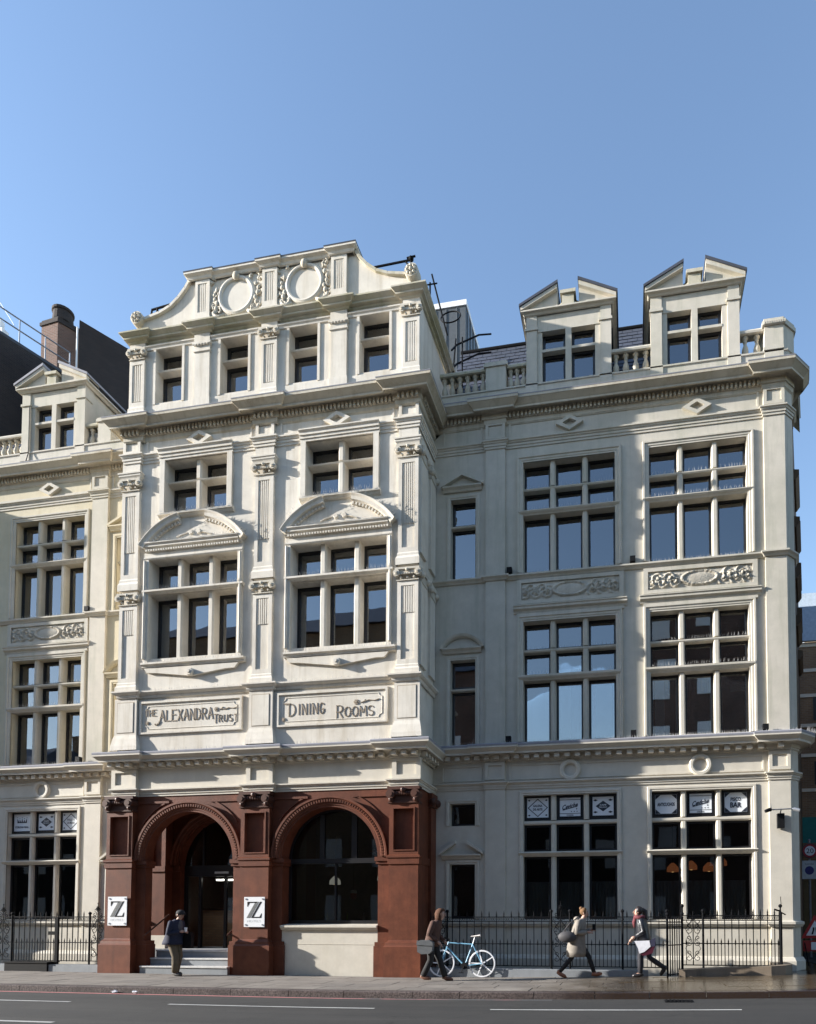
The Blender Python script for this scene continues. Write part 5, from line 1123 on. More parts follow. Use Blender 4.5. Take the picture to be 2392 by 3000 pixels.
# ---------------------------------------------------------------- bird spikes along the ledges
def spikes(path, z, h=.10, pitch=.06, lean=.05, rows=2):
    m = MB(); q = random.Random(len(path) * 7 + int(z * 10)); w = .0035
    for (ax, ay), (bx, by) in zip(path, path[1:]):
        L = math.hypot(bx - ax, by - ay); n = int(L / pitch)
        if n < 1: continue
        dx, dy = (bx - ax) / L, (by - ay) / L; nx_, ny_ = dy, -dx
        for k in range(n):
            for r_ in range(rows):
                t_ = (k + q.random()) / n; x, y = ax + (bx - ax) * t_, ay + (by - ay) * t_; l = q.uniform(-lean, lean * 1.4); e = q.uniform(-.03, .03); hh = h * q.uniform(.8, 1.15)
                tip = (x + nx_ * l + dx * e, y + ny_ * l + dy * e, z + hh)
                m.add([(x - dx * w, y - dy * w, z), (x + dx * w, y + dy * w, z), (x + nx_ * w * 2, y + ny_ * w * 2, z), tip], [(0, 1, 3), (1, 2, 3), (2, 0, 3)])
    return obj('bird_spikes', m, 'spike', HB, kind='stuff')
def off(path, d, skip=0): return [(x, y - d) for x, y in path]
spikes(off([(BX0 - .1, BY - .3), (BX1 + .3, BY - .3)], 0), 5.95, .12); spikes([(BX1 + .35, BY - .2), (BX1 + .35, -.4)], 5.95, .12)
spikes(off([(BX1 + .5, 0), (3.4, 0), (4.1, 0)], .36), 6.06, .10); spikes([(4.2, -.35), (4.7, .2)], 6.06, .13); spikes(off([(-19, 0), (-14.4, 0)], .36), 6.06, .11)
for a, b in (TL, TR): spikes([(a - .15, BY - .15), (b + .2, BY - .15)], 12.65); spikes([(a + .1, BY + .2), (b - .1, BY + .2)], 13.66, .08)
for a, b in (OL, OR):
    spikes([(a - .1, BY - .12), (b + .15, BY - .12)], 8.49); spikes([(a - .1, BY - .12), (b + .15, BY - .12)], 10.53); c = (a + b) / 2
    spikes([(c - 1.3, BY - .2), (c + 1.3, BY - .2)], 11.84, .07)
    m = MB(); q = random.Random(4)
    for k in range(160):
        t_ = ai + (ao - ai) * q.random(); t_ = t_ if k % 2 else PI - t_; o = -q.uniform(.02, .33); px_, pz_ = c + (R + .02) * math.cos(t_), zc + (R + .02) * math.sin(t_); h = q.uniform(.08, .13); ux, uz = math.cos(t_), math.sin(t_)
        m.add([(px_ - .004, BY + o, pz_), (px_ + .004, BY + o, pz_), (px_, BY + o - .008, pz_), (px_ + ux * h + q.uniform(-.03, .03), BY + o + q.uniform(-.04, .02), pz_ + uz * h)], [(0, 1, 3), (1, 2, 3), (2, 0, 3)])
    obj('bird_spikes', m, 'spike', HB, kind='stuff')
for a, b in (WIN_A, WIN_B, WIN_L):
    for z in (12.52, 13.18, 8.01, 8.73): spikes([(a + .02, .10 if z in (13.18, 8.73) else -.03), (b - .02, .10 if z in (13.18, 8.73) else -.03)], z, .09, .055, .03, 1)
    spikes([(a, -.07), (b, -.07)], 10.75, .09, .055, .03, 1); spikes([(a + .02, -.05), (b - .02, -.05)], 6.15, .09, .055, .03, 1)
spikes(off([(BX0 + .1, BY), (BX1, BY)], .10), 7.71, .07); spikes(off([(BX0 + .1, BY), (BX1, BY)], .25), 15.37, .10); spikes([(-.3, -.2), (3.9, -.2)], 15.52, .08)
# small black floodlights standing on the ledges
fl = MB().box(-.07, .07, -.06, .06, .03, .17).box(-.02, .02, -.02, .02, 0, .03).mesh('floodlight', 'black')
for x, y, z, lb in ((-3.22, -.06, 10.77, 'small black floodlight on the upper string course left of the shaded window'), (.06, -.06, 10.77, 'small black floodlight on the upper string course between the two upper windows'), (-3.22, -.20, 6.13, 'small black floodlight on the lower cornice left of the shaded window'), (.05, -.20, 6.13, 'small black floodlight on the lower cornice between the two big windows'), (3.28, -.20, 6.13, 'small black floodlight on the lower cornice beside the corner pilaster'), (-16.26, -.06, 10.77, 'small black floodlight on the upper string course beside the left wing window'), (-16.30, -.20, 6.13, 'small black floodlight on the lower cornice of the left wing')):
    tag(obj('floodlight', fl, None, None, loc=(x, y, z)), lb, 'floodlight')
# black safety rails, pole and coil on the bay roof
m = MB(); m.tube([(-13.55, -1.0, 18.75), (-13.52, -1.0, 19.0), (-12.8, -1.0, 19.08)], .03, 6); m.tube([(-13.35, -1.0, 17.9), (-13.35, -1.0, 19.0)], .03, 6); m.tube([(-13.55, -1.0, 18.75), (-13.38, -1.0, 18.55)], .025, 6); tag(obj('safety_rail', m, 'iron'), 'black bent safety rail behind the left scroll of the gable', 'rail')
m = MB(); m.tube([(-7.05, -.8, 19.30), (-5.85, -.8, 19.33)], .032, 6); m.tube([(-5.80, -.8, 18.0), (-5.80, -.8, 19.42)], .03, 6); m.ball((-5.80, -.8, 19.36), .075, 8, 6); m.tube([(-5.92, -.8, 19.40), (-5.68, -.8, 19.42)], .03, 6); m.tube([(-5.95, -.8, 19.30), (-5.8, -.8, 19.12)], .022, 6); tag(obj('safety_rail', m, 'iron'), 'black horizontal rail ending at a post beside the right gable rosette', 'rail')
m = MB(); m.tube([(-5.55, .3, 19.95), (-5.25, .9, 18.6)], .025, 6); m.tube([(-5.68, .25, 19.6), (-5.42, .4, 19.75)], .02, 5); m.tube([(-5.6, .3, 17.8), (-5.6, .3, 19.7)], .028, 6)
m.tube([(-5.15 + .30 * math.cos(a), .9 + .1 * math.sin(a), 19.15 + .26 * math.sin(a)) for a in [PI * 2 * k / 20 for k in range(21)]], .02, 5, False); tag(obj('aerial', m, 'iron'), 'black aerial and coiled cable at the right edge of the bay roof', 'aerial')
m = MB()
for z in (19.1, 18.5): m.tube([(-5.20, 1.2, z - .7), (-5.15, 1.6, z - .2), (-4.6, 2.2, z + .55), (-4.25, 2.4, z + .7)], .028, 6)
m.tube([(-5.18, 1.2, 17.4), (-5.15, 1.5, 19.0)], .026, 6); m.tube([(-5.0, 1.7, 17.4), (-5.0, 1.7, 19.2)], .026, 6); tag(obj('guard_rail', m, 'iron'), 'grey curved guard rails climbing beside the plant room', 'rail')
obj('cable', MB().tube([(-18.46, -.12, 17.5), (-18.46, -.12, 15.98), (-18.47, -.22, 15.55)], .014, 5), 'black', HB)

t = thing('strip_light', 'lit strip light on the lobby ceiling behind the entrance doors', 'lamp', (-12.0, 1.0, 2.62))
obj('tube', MB().box(-.45, .45, -.06, .06, 0, .04), emis('strip_light_white', (1.0, .95, .85), 2.6), t); obj('housing', MB().box(-.48, .48, -.08, .08, .041, .08), 'white', t); obj('rod', MB().tube([(-.3, 0, .08), (-.3, 0, 2.2)], .008, 5).tube([(.3, 0, .08), (.3, 0, 2.2)], .008, 5), 'black', t)
# ================================================================== RAILINGS
def spear(m, z, top, r=.0135):
    m.tube([(0, 0, z), (0, 0, top - .16)], r, 4); m.lathe([(r, 0), (.019, .02), (r, .04), (.017, .065), (.001, .16)], (0, 0, top - .16), 6); return m
def railing(t, pts, zb, zt, zlow, zbot, pitch=.19, posts=(), skip=()):
    """bars and rails of one railing section along the plan polyline pts (relative to t)"""
    bar = spear(MB(), zb, zt).mesh('bar', 'iron'); dog = spear(MB(), zbot, zlow + .13, .011).mesh('short_bar', 'iron')
    rails = MB(); z1 = zt - .165
    for z in (z1, z1 - .11, zlow, zbot):
        for a, b in zip(pts, pts[1:]):
            d = Vector(b) - Vector(a); n_ = Vector((-d.y, d.x)).normalized() * .012; h = .012
            rails.add([(a[0] - n_.x, a[1] - n_.y, z - h), (b[0] - n_.x, b[1] - n_.y, z - h), (b[0] + n_.x, b[1] + n_.y, z - h), (a[0] + n_.x, a[1] + n_.y, z - h), (a[0] - n_.x, a[1] - n_.y, z + h), (b[0] - n_.x, b[1] - n_.y, z + h), (b[0] + n_.x, b[1] + n_.y, z + h), (a[0] + n_.x, a[1] + n_.y, z + h)],
                      [(0, 3, 2, 1), (4, 5, 6, 7), (0, 1, 5, 4), (1, 2, 6, 5), (2, 3, 7, 6), (3, 0, 4, 7)])
    obj('rail', rails, 'iron', t); rings = MB()
    acc = 0.0; L = sum((Vector(b) - Vector(a)).length for a, b in zip(pts, pts[1:])); n = max(2, int(round(L / pitch)))
    def at(s):
        for a, b in zip(pts, pts[1:]):
            l = (Vector(b) - Vector(a)).length
            if s <= l + 1e-6: return Vector(a).lerp(Vector(b), s / l), (Vector(b) - Vector(a)).normalized()
            s -= l
        return Vector(pts[-1]), (Vector(pts[-1]) - Vector(pts[-2])).normalized()
    for k in range(n + 1):
        p, d = at(L * k / n)
        if any(a < p.x < b for a, b in skip): continue
        obj('bar', bar, None, t, loc=(p.x, p.y, 0))
        if k < n and pitch > .12:
            q, d = at(L * (k + .5) / n); obj('short_bar', dog, None, t, loc=(q.x, q.y, 0))
            for s in (-.045, .0, .045):
                c = q + d * s; rings.tube([(c.x + d.x * .02 * math.cos(a), c.y + d.y * .02 * math.cos(a), z1 - .055 + .035 * math.sin(a)) for a in [PI * 2 * i / 8 for i in range(9)]], .006, 3, False)
    obj('ring_frieze', rings, 'iron', t, kind='stuff')
def ironpost(t, x, y, zb, zt, r=.026): obj('post', MB().tube([(x, y, zb), (x, y, zt)], r, 8).ball((x, y, zt + .03), .045, 8, 6), 'iron', t)
def scrollpanel(t, x0, x1, y, zb, zt, finial=True):
    m = MB(); c = (x0 + x1) / 2; w = (x1 - x0) / 2
    def spiral(cx, cz, R, s, a0): m.tube([(cx + R * (1 - .09 * k) * math.cos(a0 + s * k * .75), y, cz + R * (1 - .09 * k) * math.sin(a0 + s * k * .75)) for k in range(11)], .009, 4)
    for z in (zb + .16, zb + .16 + (zt - zb) * .30, zb + .16 + (zt - zb) * .55, zb + .1 + (zt - zb) * .80):
        for s in (-1, 1): spiral(c + s * w * .48, z, w * .44, s, PI / 2 + (s < 0) * 0); spiral(c + s * w * .48, z + .12, w * .30, -s, -PI / 2)
    for s in (-1, 1): m.tube([(c, y, zb + .12), (c + s * w * .8, y, zb + (zt - zb) * .33), (c + s * w * .15, y, zb + (zt - zb) * .5), (c + s * w * .8, y, zb + (zt - zb) * .72), (c, y, zt - .06)], .009, 4)
    m.tube([(c, y, zb), (c, y, zt + .1)], .013, 6)
    if finial:
        m.tube([(c, y, zt + .1), (c, y, zt + .36)], .009, 5)
        for s in (-1, 1): spiral(c + s * .10, zt + .06, .075, s, PI / 2); m.tube([(c, y, zt + .12), (c + s * .07, y, zt + .20), (c + s * .10, y, zt + .17)], .010, 4)
        m.ball((c, y, zt + .22), .03, 7, 5); m.ball((c, y, zt + .36), .018, 6, 5)
        for k in range(6): a = k * PI / 3; m.ball((c + .045 * math.cos(a), y, zt + .22 + .045 * math.sin(a)), .02, 6, 4)
    obj('scroll_panel', m, 'iron', t)
t = thing('iron_railing', 'long black spear topped railing in front of the shaded wing', 'railing', (-2.2, -1.15, .2))
railing(t, [(-2.85, 0), (3.0, 0)], .10, 1.47, .64, .10, skip=((.2, .66),)); scrollpanel(t, .24, .66, 0, .12, 1.32)
for x in (-2.42, .22, .68, 1.95, 3.0): ironpost(t, x, 0, .04, 1.42)
scrollpanel(t, -2.82, -2.44, 0, .12, 1.32, False)
kb2 = tag(obj('railing_kerb', MB().box(-5.15, .35, -1.33, -.98, -.1, .215).box(-5.15, .35, -1.30, -1.0, .215, .23), 'step'), 'grey stone kerb under the long shaded railing', 'kerb')
t = thing('iron_railing', 'short black railing with scroll panel curving round the right hand corner', 'railing', (2.3, -1.15, .32))
railing(t, [(-1.14, 0), (.85, 0), (1.03, .04), (1.12, .16), (1.14, .4)], .03, 1.38, .56, .05, .165, skip=((-1.1, -.68),)); scrollpanel(t, -1.12, -.68, 0, .06, 1.22, False); ironpost(t, -1.15, 0, -.22, 1.42); ironpost(t, -.67, 0, -.02, 1.30)
m = MB(); m.tube([(1.08, .06, -.05), (1.08, .06, 1.30)], .04, 8); m.tube([(1.08, .06, 1.3), (1.08, .06, 1.46)], .016, 6); m.ball((1.08, .06, 1.44), .045, 8, 6); m.tube([(1.10, .06, 1.46), (1.09, .06, 1.66)], .008, 5); m.tube([(1.08, .06, 1.32), (.94, .02, 1.36)], .02, 6); m.tube([(1.08, .06, 1.3), (1.22, .2, 1.24)], .016, 6); obj('corner_post', m, 'iron', t)
pl = [(1.06, -1.42), (3.10, -1.42), (3.42, -1.34), (3.62, -1.12), (3.66, -.8), (3.66, -.04), (3.3, -.04), (3.3, -.85), (3.22, -.98), (1.06, -.98)]
m = MB(); n = len(pl); m.add([(x, y, gz(x) - .05) for x, y in pl] + [(x, y, gz(x) + .15 + .025 * max(0, x - 1)) for x, y in pl], [tuple(range(n, 2 * n))] + [(i, (i + 1) % n, (i + 1) % n + n, i + n) for i in range(n)])
tag(obj('railing_plinth', m, 'plinth_stone'), 'low dirty stone plinth curving under the corner railing', 'plinth')
t = thing('iron_gate', 'narrow black railing gate standing open between the two right hand railings', 'gate', (1.15, -1.16, .05), PI + .95)
railing(t, [(0.04, 0), (.62, 0)], .08, 1.50, .80, .12, .10); ironpost(t, .0, 0, .0, 1.5, .02); ironpost(t, .64, 0, .05, 1.48, .02)
t = thing('iron_railing', 'black spear topped railing with scroll panels in front of the left wing', 'railing', (-17, -1.2, .15))
railing(t, [(-2.6, 0), (2.62, 0)], .12, 1.53, .65, .14, .175, skip=((-.98, -.42), (2.14, 2.55))); scrollpanel(t, -1.0, -.42, 0, .14, 1.36); scrollpanel(t, 2.13, 2.60, 0, .16, 1.38)
for x in (-1.0, -.40, 2.12): ironpost(t, x, 0, .0, 1.43)
obj('lock_post', MB().box(1.02, 1.12, -.03, .03, .10, 1.36).box(.80, 1.02, -.02, .02, .86, .96), 'iron', t)
tag(obj('railing_kerb', MB().box(-20, -17.42, -1.38, -1.02, -.1, .19), 'step'), 'grey stone kerb left of the black step under the left railing', 'kerb')
tag(obj('railing_kerb', MB().box(-16.0, -14.36, -1.38, -1.02, -.1, .19), 'step'), 'grey stone kerb between the black step and the terracotta pier', 'kerb')
tag(obj('black_step', MB().box(-17.40, -16.02, -1.42, -1.02, -.1, .23).box(-17.42, -16.0, -1.44, -1.0, .23, .26), 'black'), 'black painted step at the foot of the left railing', 'step')

# ================================================================== SIGNS
def zsign(x0, x1, z0, z1, label):
    t = thing('hotel_sign', label, 'sign', ((x0 + x1) / 2, -1.545, z0), 0, 'hotel signs on the terracotta piers'); w, h = x1 - x0, z1 - z0
    obj('board', MB().box(-w / 2, w / 2, 0, .014, 0, h), 'white', t)
    X = lambda u: -w / 2 + w * (.13 + .74 * u); Zf = lambda v: h * (.30 + .54 * v)
    bl, gr = MB(), MB(); F = lambda m, pts: m.prism([(X(u), Zf(v)) for u, v in pts], -.004, -.001)
    F(bl, [(.04, .70), (.07, .70), (.20, .93), (.66, .93), (.70, 1.0), (.04, 1.0)])
    F(bl, [(.30, 0), (.42, 0), (1.0, 1.0), (.88, 1.0)][::1]); F(bl, [(.4205, 0), (.97, 0), (1.0, .28), (.97, .28), (.86, .07), (.462, .07)])
    for a, b in ((.0, .05), (.062, .112), (.124, .174), (.186, .236)): F(gr, [(a, 0), (b, 0), (b + .58, 1), (a + .58, 1)])
    obj('letter', bl, 'black', t); obj('stripe', gr, 'grey', t); obj('lettering', text_mb(MB(), 'HOTELS', -w * .33, w * .33, h * .155, h * .23, -.002), 'palegrey', t)
    bm = MB().discy(0, 0, -.012, -.001, .022, 10).discy(0, 0, .0145, .044, .012, 8).mesh('bolt', 'bolt')
    for sx in (-1, 1):
        for zz in (.055, h - .055): obj('bolt', bm, None, t, loc=(sx * (w / 2 - .055), 0, zz))
zsign(-14.03, -13.45, 1.28, 2.06, 'white Z hotel sign on the pier left of the entrance steps, beside the left railing')
zsign(-9.99, -9.41, 1.25, 2.03, 'white Z hotel sign on the pier between the entrance and the arched shop window')
MT['poster'] = plain('etched_white_film', (.74, .77, .80), .5, var=.03); MT['navy'] = plain('navy_print', (.02, .025, .04), .5)
def poster(win, k, kind, label):
    lw = (2.46 - .28) / 3; x0 = win[0] + k * (lw + .14) + .075; x1 = x0 + lw - .15; z0, z1 = 4.165, 4.69; cx, cz = (x0 + x1) / 2, (z0 + z1) / 2; w, h = x1 - x0, z1 - z0; y = .150
    t = thing('window_sign', label, 'window sign', (cx, y, z0)); B = lambda m, nm, mt: obj(nm, m, mt, t).__setattr__('location', (-cx, -y, -z0))
    p = MB(); p.box(x0, x1, y + .002, y + .008, z0, z1); B(p, 'film', 'poster'); m = MB(); f = -.003
    def ln(a, b, th=.012): strokes(m, [[(0, 0), (1, 1)]], a[0], a[1], b[1] - a[1], b[0] - a[0], y, th, .003)
    def border():
        for q in ((x0, x1, z0, z0 + .014), (x0, x1, z1 - .014, z1), (x0, x0 + .014, z0 + .014, z1 - .014), (x1 - .014, x1, z0 + .014, z1 - .014)): m.box(q[0], q[1], y + f, y, q[2], q[3])
    tx = lambda s, a, b, c, d: text_mb(m, s, cx + a * w, cx + b * w, z0 + c * h, z0 + d * h, y - .0035, .035)
    if kind[0] == 'diamond':
        for a, b in (((x0 + .03, cz), (cx, z1 - .03)), ((cx, z1 - .03), (x1 - .03, cz)), ((x1 - .03, cz), (cx, z0 + .03)), ((cx, z0 + .03), (x0 + .03, cz))): ln(a, b, .02)
        tx(kind[1], -.22, .22, .54, .66); tx(kind[2], -.22, .22, .36, .48)
        for sx in (-1, 1):
            for sz in (-1, 1): m.prism([(cx + sx * w * .40 - .035, cz + sz * h * .38), (cx + sx * w * .40, cz + sz * h * .38 - .025), (cx + sx * w * .40 + .035, cz + sz * h * .38), (cx + sx * w * .40, cz + sz * h * .38 + .025)], y + f, y)
    elif kind[0] == 'script':
        border(); ln((x0 + .02, z1 - .07), (x1 - .02, z1 - .07), .012); ln((x0 + .02, z0 + .09), (x1 - .02, z0 + .09), .012)
        q = MB(); text_mb(q, 'Ceviche', -.5, .5, 0, 1, 0, .03); m.add([(cx + px * w * .72 + (pz - .5) * .03, y - .0035, z0 + h * .42 + pz * h * .26 + px * h * .16) for px, _, pz in q.v], q.f)
        ln((cx - w * .34, z0 + h * .34), (cx + w * .30, z0 + h * .52), .016)
        for k2 in range(3): m.discy(cx + w * (.06 + .13 * k2), z0 + h * .27, y + f, y, .014, 6)
        m.discy(cx + w * .30, z0 + h * .40, y + f, y, .018, 6); tx('COCINA', -.16, .16, .05, .12)
    elif kind[0] == 'solid':
        m.prism([(cx - w * .34, cz), (cx, cz - h * .27), (cx + w * .34, cz), (cx, cz + h * .27)], y + f, y)
        for sx in (-1, 1):
            for sz in (-1, 1): a, b = cx + sx * w * .34, cz + sz * h * .30; m.prism([(a - .06, b), (a - .01, b - .03), (a + .06, b), (a - .01, b + .03)], y + f, y)
        border(); g = MB(); text_mb(g, 'CAFE', cx - w * .15, cx + w * .15, cz + .01, cz + .05, y - .005, .02); text_mb(g, 'PERUANO', cx - w * .18, cx + w * .18, cz - .05, cz - .01, y - .005); B(g, 'lettering', 'poster')
    elif kind[0] == 'octagon':
        border()
        for sx in (-1, 1):
            for sz in (-1, 1):
                a, b = cx + sx * (w / 2 - .02), cz + sz * (h / 2 - .02); P = [(a, b), (a - sx * .13, b), (a, b - sz * .12)]; m.prism(P if sx * sz < 0 else P[::-1], y + f, y)
        if len(kind) == 2: tx(kind[1], -.38, .38, .40, .58)
        else: tx(kind[1], -.22, .22, .56, .74); tx(kind[2], -.24, .24, .24, .50)
    else:
        for k2 in range(5): m.prism([(cx + (k2 - 2.4) * .07, cz + .02), (cx + (k2 - 1.6) * .07, cz + .02), (cx + (k2 - 2) * .085, cz + .10 + .03 * (k2 % 2 == 0))], y + f, y); m.discy(cx + (k2 - 2) * .085, cz + .13 + .03 * (k2 % 2 == 0), y + f, y, .012, 7)
        m.box(cx - .17, cx + .17, y + f, y, cz - .01, cz + .02); tx(kind[1], -.42, .42, .18, .30)
    B(m, 'print', 'navy')
poster(WIN_A, 0, ('diamond', 'GALERIA', 'DE ARTE'), 'white window sign with a diamond outline in the shaded ground floor window')
poster(WIN_A, 1, ('script',), 'white window sign with slanting script in the middle of the shaded ground floor window')
poster(WIN_A, 2, ('solid',), 'white window sign with a solid black diamond in the shaded ground floor window')
poster(WIN_B, 0, ('octagon', 'ANTICUCHOS'), 'white octagon window sign with one line of lettering in the sunlit far right window')
poster(WIN_B, 1, ('script',), 'white window sign with slanting script in the sunlit far right window')
poster(WIN_B, 2, ('octagon', 'PISCO', 'BAR'), 'white octagon window sign reading PISCO BAR in the far right window')
poster(WIN_L, 0, ('crown', 'CORONA REAL'), 'white window sign with a crown in the left wing window')
poster(WIN_L, 1, ('solid',), 'white window sign with a solid black diamond in the left wing window')
poster(WIN_L, 2, ('diamond', 'POLLO A', 'LA BRASA'), 'white window sign with a diamond outline at the right of the left wing window')
# twin floodlight bracket on the corner pilaster
t = thing('wall_lamp', 'black box with two small spotlights on arms on the corner pilaster', 'lamp', (3.60, -.09, 3.70))
obj('box', MB().box(-.07, .09, -.14, -.003, 0, .36), 'black', t); m = MB(); m.tube([(-.26, -.2, .44), (.32, -.2, .46)], .018, 6); m.tube([(0, -.02, .32), (0, -.2, .45)], .016, 6); m.tube([(-.22, -.2, .45), (-.24, -.2, .6)], .008, 4); obj('arm', m, 'bolt', t)
for s in (-1, 1): obj('spotlight', MB().tube([(s * .27 + .02, -.2, .45), (s * .40 + .02, -.26, .40)], .05, 10, True, .04), 'bolt' if s > 0 else 'black', t)
# drifted litter in the gutter
for x, y, lb in ((-10.9, -4.94, 'crumpled white paper scrap in the gutter left of the steps'), (-10.4, -4.95, 'larger crumpled white paper in the gutter below the walking man'), (4.55, -3.3, 'small pale paper scrap on the wet pavement at the right edge')):
    m = MB(); q = random.Random(int(x * 10)); m.ball((0, 0, .03), .05, 8, 5, (1.4, .8, .6)); m.v = [(a + q.uniform(-.015, .015), b + q.uniform(-.015, .015), c + q.uniform(-.01, .01)) for a, b, c in m.v]
    tag(obj('paper_scrap', m, 'white', None, loc=(x, y, gz(x) + (-.12 if y < -4.8 else 0))), lb, 'litter')

# ================================================================== BICYCLE
bk = thing('bicycle', 'pale blue bicycle with white five spoked wheels leaning by the railing', 'bicycle', (-3.66, -1.42, gz(-3.66)), 0.0)
bk.rotation_euler = (math.radians(-4), 0, 0)
MT['bikeblue'] = plain('pale_blue_enamel', (.20, .42, .58), .3, var=.03); MT['bikewhite'] = plain('white_enamel', (.80, .80, .82), .35, var=.02)
RH, FH = (0, 0, .335), (-1.03, 0, .335); BB = (-.44, 0, .275); ST = (-.24, 0, .83); HT, HB_ = (-.86, 0, .87), (-.90, 0, .74)
def tb(nm, a, b, r, mt, par=bk, r1=None): return obj(nm, MB().tube([a, b], r, 8, True, r1), mt, par)
m = MB(); m.tube([ST, BB], .017, 8); m.tube([(-.25, 0, .81), (-.865, 0, .845)], .016, 8); m.tube([HB_, BB], .019, 8); m.tube([HT, HB_], .020, 8)
for s in (-1, 1): m.tube([(-.245, s * .02, .80), (0, s * .06, .335)], .010, 6); m.tube([(-.44, s * .03, .275), (0, s * .06, .335)], .011, 6)
fr = obj('frame', m, 'bikeblue', bk)
m = MB()
for s in (-1, 1): m.tube([(-.895, s * .03, .74), (-.94, s * .055, .62), (-1.03, s * .055, .335)], .012, 6)
m.tube([(-.90, -.04, .74), (-.90, .04, .74)], .018, 6); obj('fork', m, 'bikeblue', bk)
for c in (RH, FH):
    w = MB(); ring = lambda R, r, n=36: w.tube([(c[0] + R * math.cos(2 * PI * k / n), 0, c[2] + R * math.sin(2 * PI * k / n)) for k in range(n + 1)], r, 6, False)
    n = 40
    for k in range(n):
        a0, a1 = 2 * PI * k / n, 2 * PI * (k + 1) / n
        w.add([(c[0] + q * math.cos(a), y, c[2] + q * math.sin(a)) for a in (a0, a1) for q in (.298, .322) for y in (-.013, .013)], [(0, 1, 3, 2)[::-1], (0, 4, 6, 2), (1, 3, 7, 5), (0, 1, 5, 4), (2, 6, 7, 3)])
    for k in range(5):
        a = PI / 2 + .25 + 2 * PI * k / 5; u = Vector((math.cos(a), 0, math.sin(a))); v = Vector((-math.sin(a), 0, math.cos(a)))
        w.add([Vector(c) + u * .03 + v * .018 + Vector((0, -.012, 0)), Vector(c) + u * .03 - v * .018 + Vector((0, -.012, 0)), Vector(c) + u * .30 - v * .010 + Vector((0, -.01, 0)), Vector(c) + u * .30 + v * .010 + Vector((0, -.01, 0)), Vector(c) + u * .03 + v * .018 + Vector((0, .012, 0)), Vector(c) + u * .03 - v * .018 + Vector((0, .012, 0)), Vector(c) + u * .30 - v * .010 + Vector((0, .01, 0)), Vector(c) + u * .30 + v * .010 + Vector((0, .01, 0))], [(0, 1, 2, 3), (7, 6, 5, 4), (0, 3, 7, 4), (1, 5, 6, 2)])
    w.discy(c[0], c[2], -.035, .035, .035, 12)
    wh = obj('wheel', w, 'bikewhite', bk); ty = MB(); ty.tube([(c[0] + .325 * math.cos(2 * PI * k / n), 0, c[2] + .325 * math.sin(2 * PI * k / n)) for k in range(n + 1)], .0125, 6, False); obj('tyre', ty, 'bikewhite' if c == FH else plain('grey_white_tyre', (.62, .62, .63), .7), wh)
tb('seat_post', ST, (-.20, 0, .98), .013, 'bolt'); m = MB(); m.tube([(-.30, 0, 1.0), (-.20, 0, 1.005), (-.05, 0, 1.035)], [.018, .035, .055], 8); m.v = [(x, y * 1.1, 1.01 + (z - 1.01) * .55) for x, y, z in m.v]; obj('saddle', m, plain('white_saddle', (.66, .62, .58), .4), bk)
m = MB(); m.tube([(-.855, 0, .87), (-.845, 0, .93), (-.93, 0, .95)], .014, 6); m.tube([(-.93, -.22, .95), (-.95, 0, .95), (-.93, .22, .95)], .013, 6)
for s in (-1, 1): m.tube([(-.93, s * .22, .95), (-1.03, s * .22, .98), (-1.06, s * .22, .93)], .015, 6)
obj('handlebar', m, 'black', bk)
m = MB(); m.discy(BB[0], BB[2], -.06, -.05, .085, 20); m.tube([(BB[0], -.07, BB[2]), (BB[0] - .06, -.07, BB[2] - .16)], .012, 6); m.tube([(BB[0], .07, BB[2]), (BB[0] + .06, .07, BB[2] + .16)], .012, 6); m.box(BB[0] - .11, BB[0] - .01, -.16, -.08, BB[2] - .18, BB[2] - .155); m.box(BB[0] + .01, BB[0] + .11, .08, .16, BB[2] + .15, BB[2] + .175); obj('crankset', m, 'black', bk)
m = MB()
for dz in (.08, -.08): m.tube([(BB[0], -.055, BB[2] + dz), (0, -.055, .335 + dz * .5)], .006, 4)
obj('chain', m, 'iron', bk)

# ================================================================== PEOPLE
def skin_mesh(nodes, edges, root=0, levels=1):
    me = bpy.data.meshes.new('tmp'); me.from_pydata([n[:3] for n in nodes], edges, []); o = bpy.data.objects.new('tmp', me); COL.objects.link(o)
    md = o.modifiers.new('s', 'SKIN'); ss = o.modifiers.new('u', 'SUBSURF'); ss.levels = levels; ss.render_levels = levels
    sv = me.skin_vertices[0].data
    for i, n in enumerate(nodes): sv[i].radius = (n[3], n[3] if len(n) < 5 else n[4]); sv[i].use_root = (i == root)
    dg = bpy.context.evaluated_depsgraph_get(); dg.update(); r = bpy.data.meshes.new_from_object(o.evaluated_get(dg))
    m = MB(); m.add([v.co.copy() for v in r.vertices], [tuple(p.vertices) for p in r.polygons])
    bpy.data.objects.remove(o); bpy.data.meshes.remove(me); bpy.data.meshes.remove(r); return m
def loft(m, secs, n=18, rough=0.0, seed=1, open_=False):
    """stacked elliptical sections (cx, cy, cz, rx, ry[, tilt]) with soft cloth folds"""
    q = random.Random(seed); ph = [q.uniform(0, 6.28) for _ in range(4)]; vs = []
    for j, s in enumerate(secs):
        cx_, cy_, cz_, rx, ry = s[:5]; tl = s[5] if len(s) > 5 else 0
        for i in range(n):
            a = 2 * PI * i / n; f = 1 + rough * (math.sin(3 * a + ph[0] + j * .9) + .7 * math.sin(5 * a + ph[1] - j * 1.3)); x, y = rx * f * math.cos(a), ry * f * math.sin(a)
            vs.append((cx_ + x, cy_ + y, cz_ + x * tl))
    fs = [(j * n + i, j * n + (i + 1) % n, (j + 1) * n + (i + 1) % n, (j + 1) * n + i) for j in range(len(secs) - 1) for i in range(n)] + [tuple(range(n - 1, -1, -1)), tuple((len(secs) - 1) * n + i for i in range(n))]
    return m.add(vs, fs)
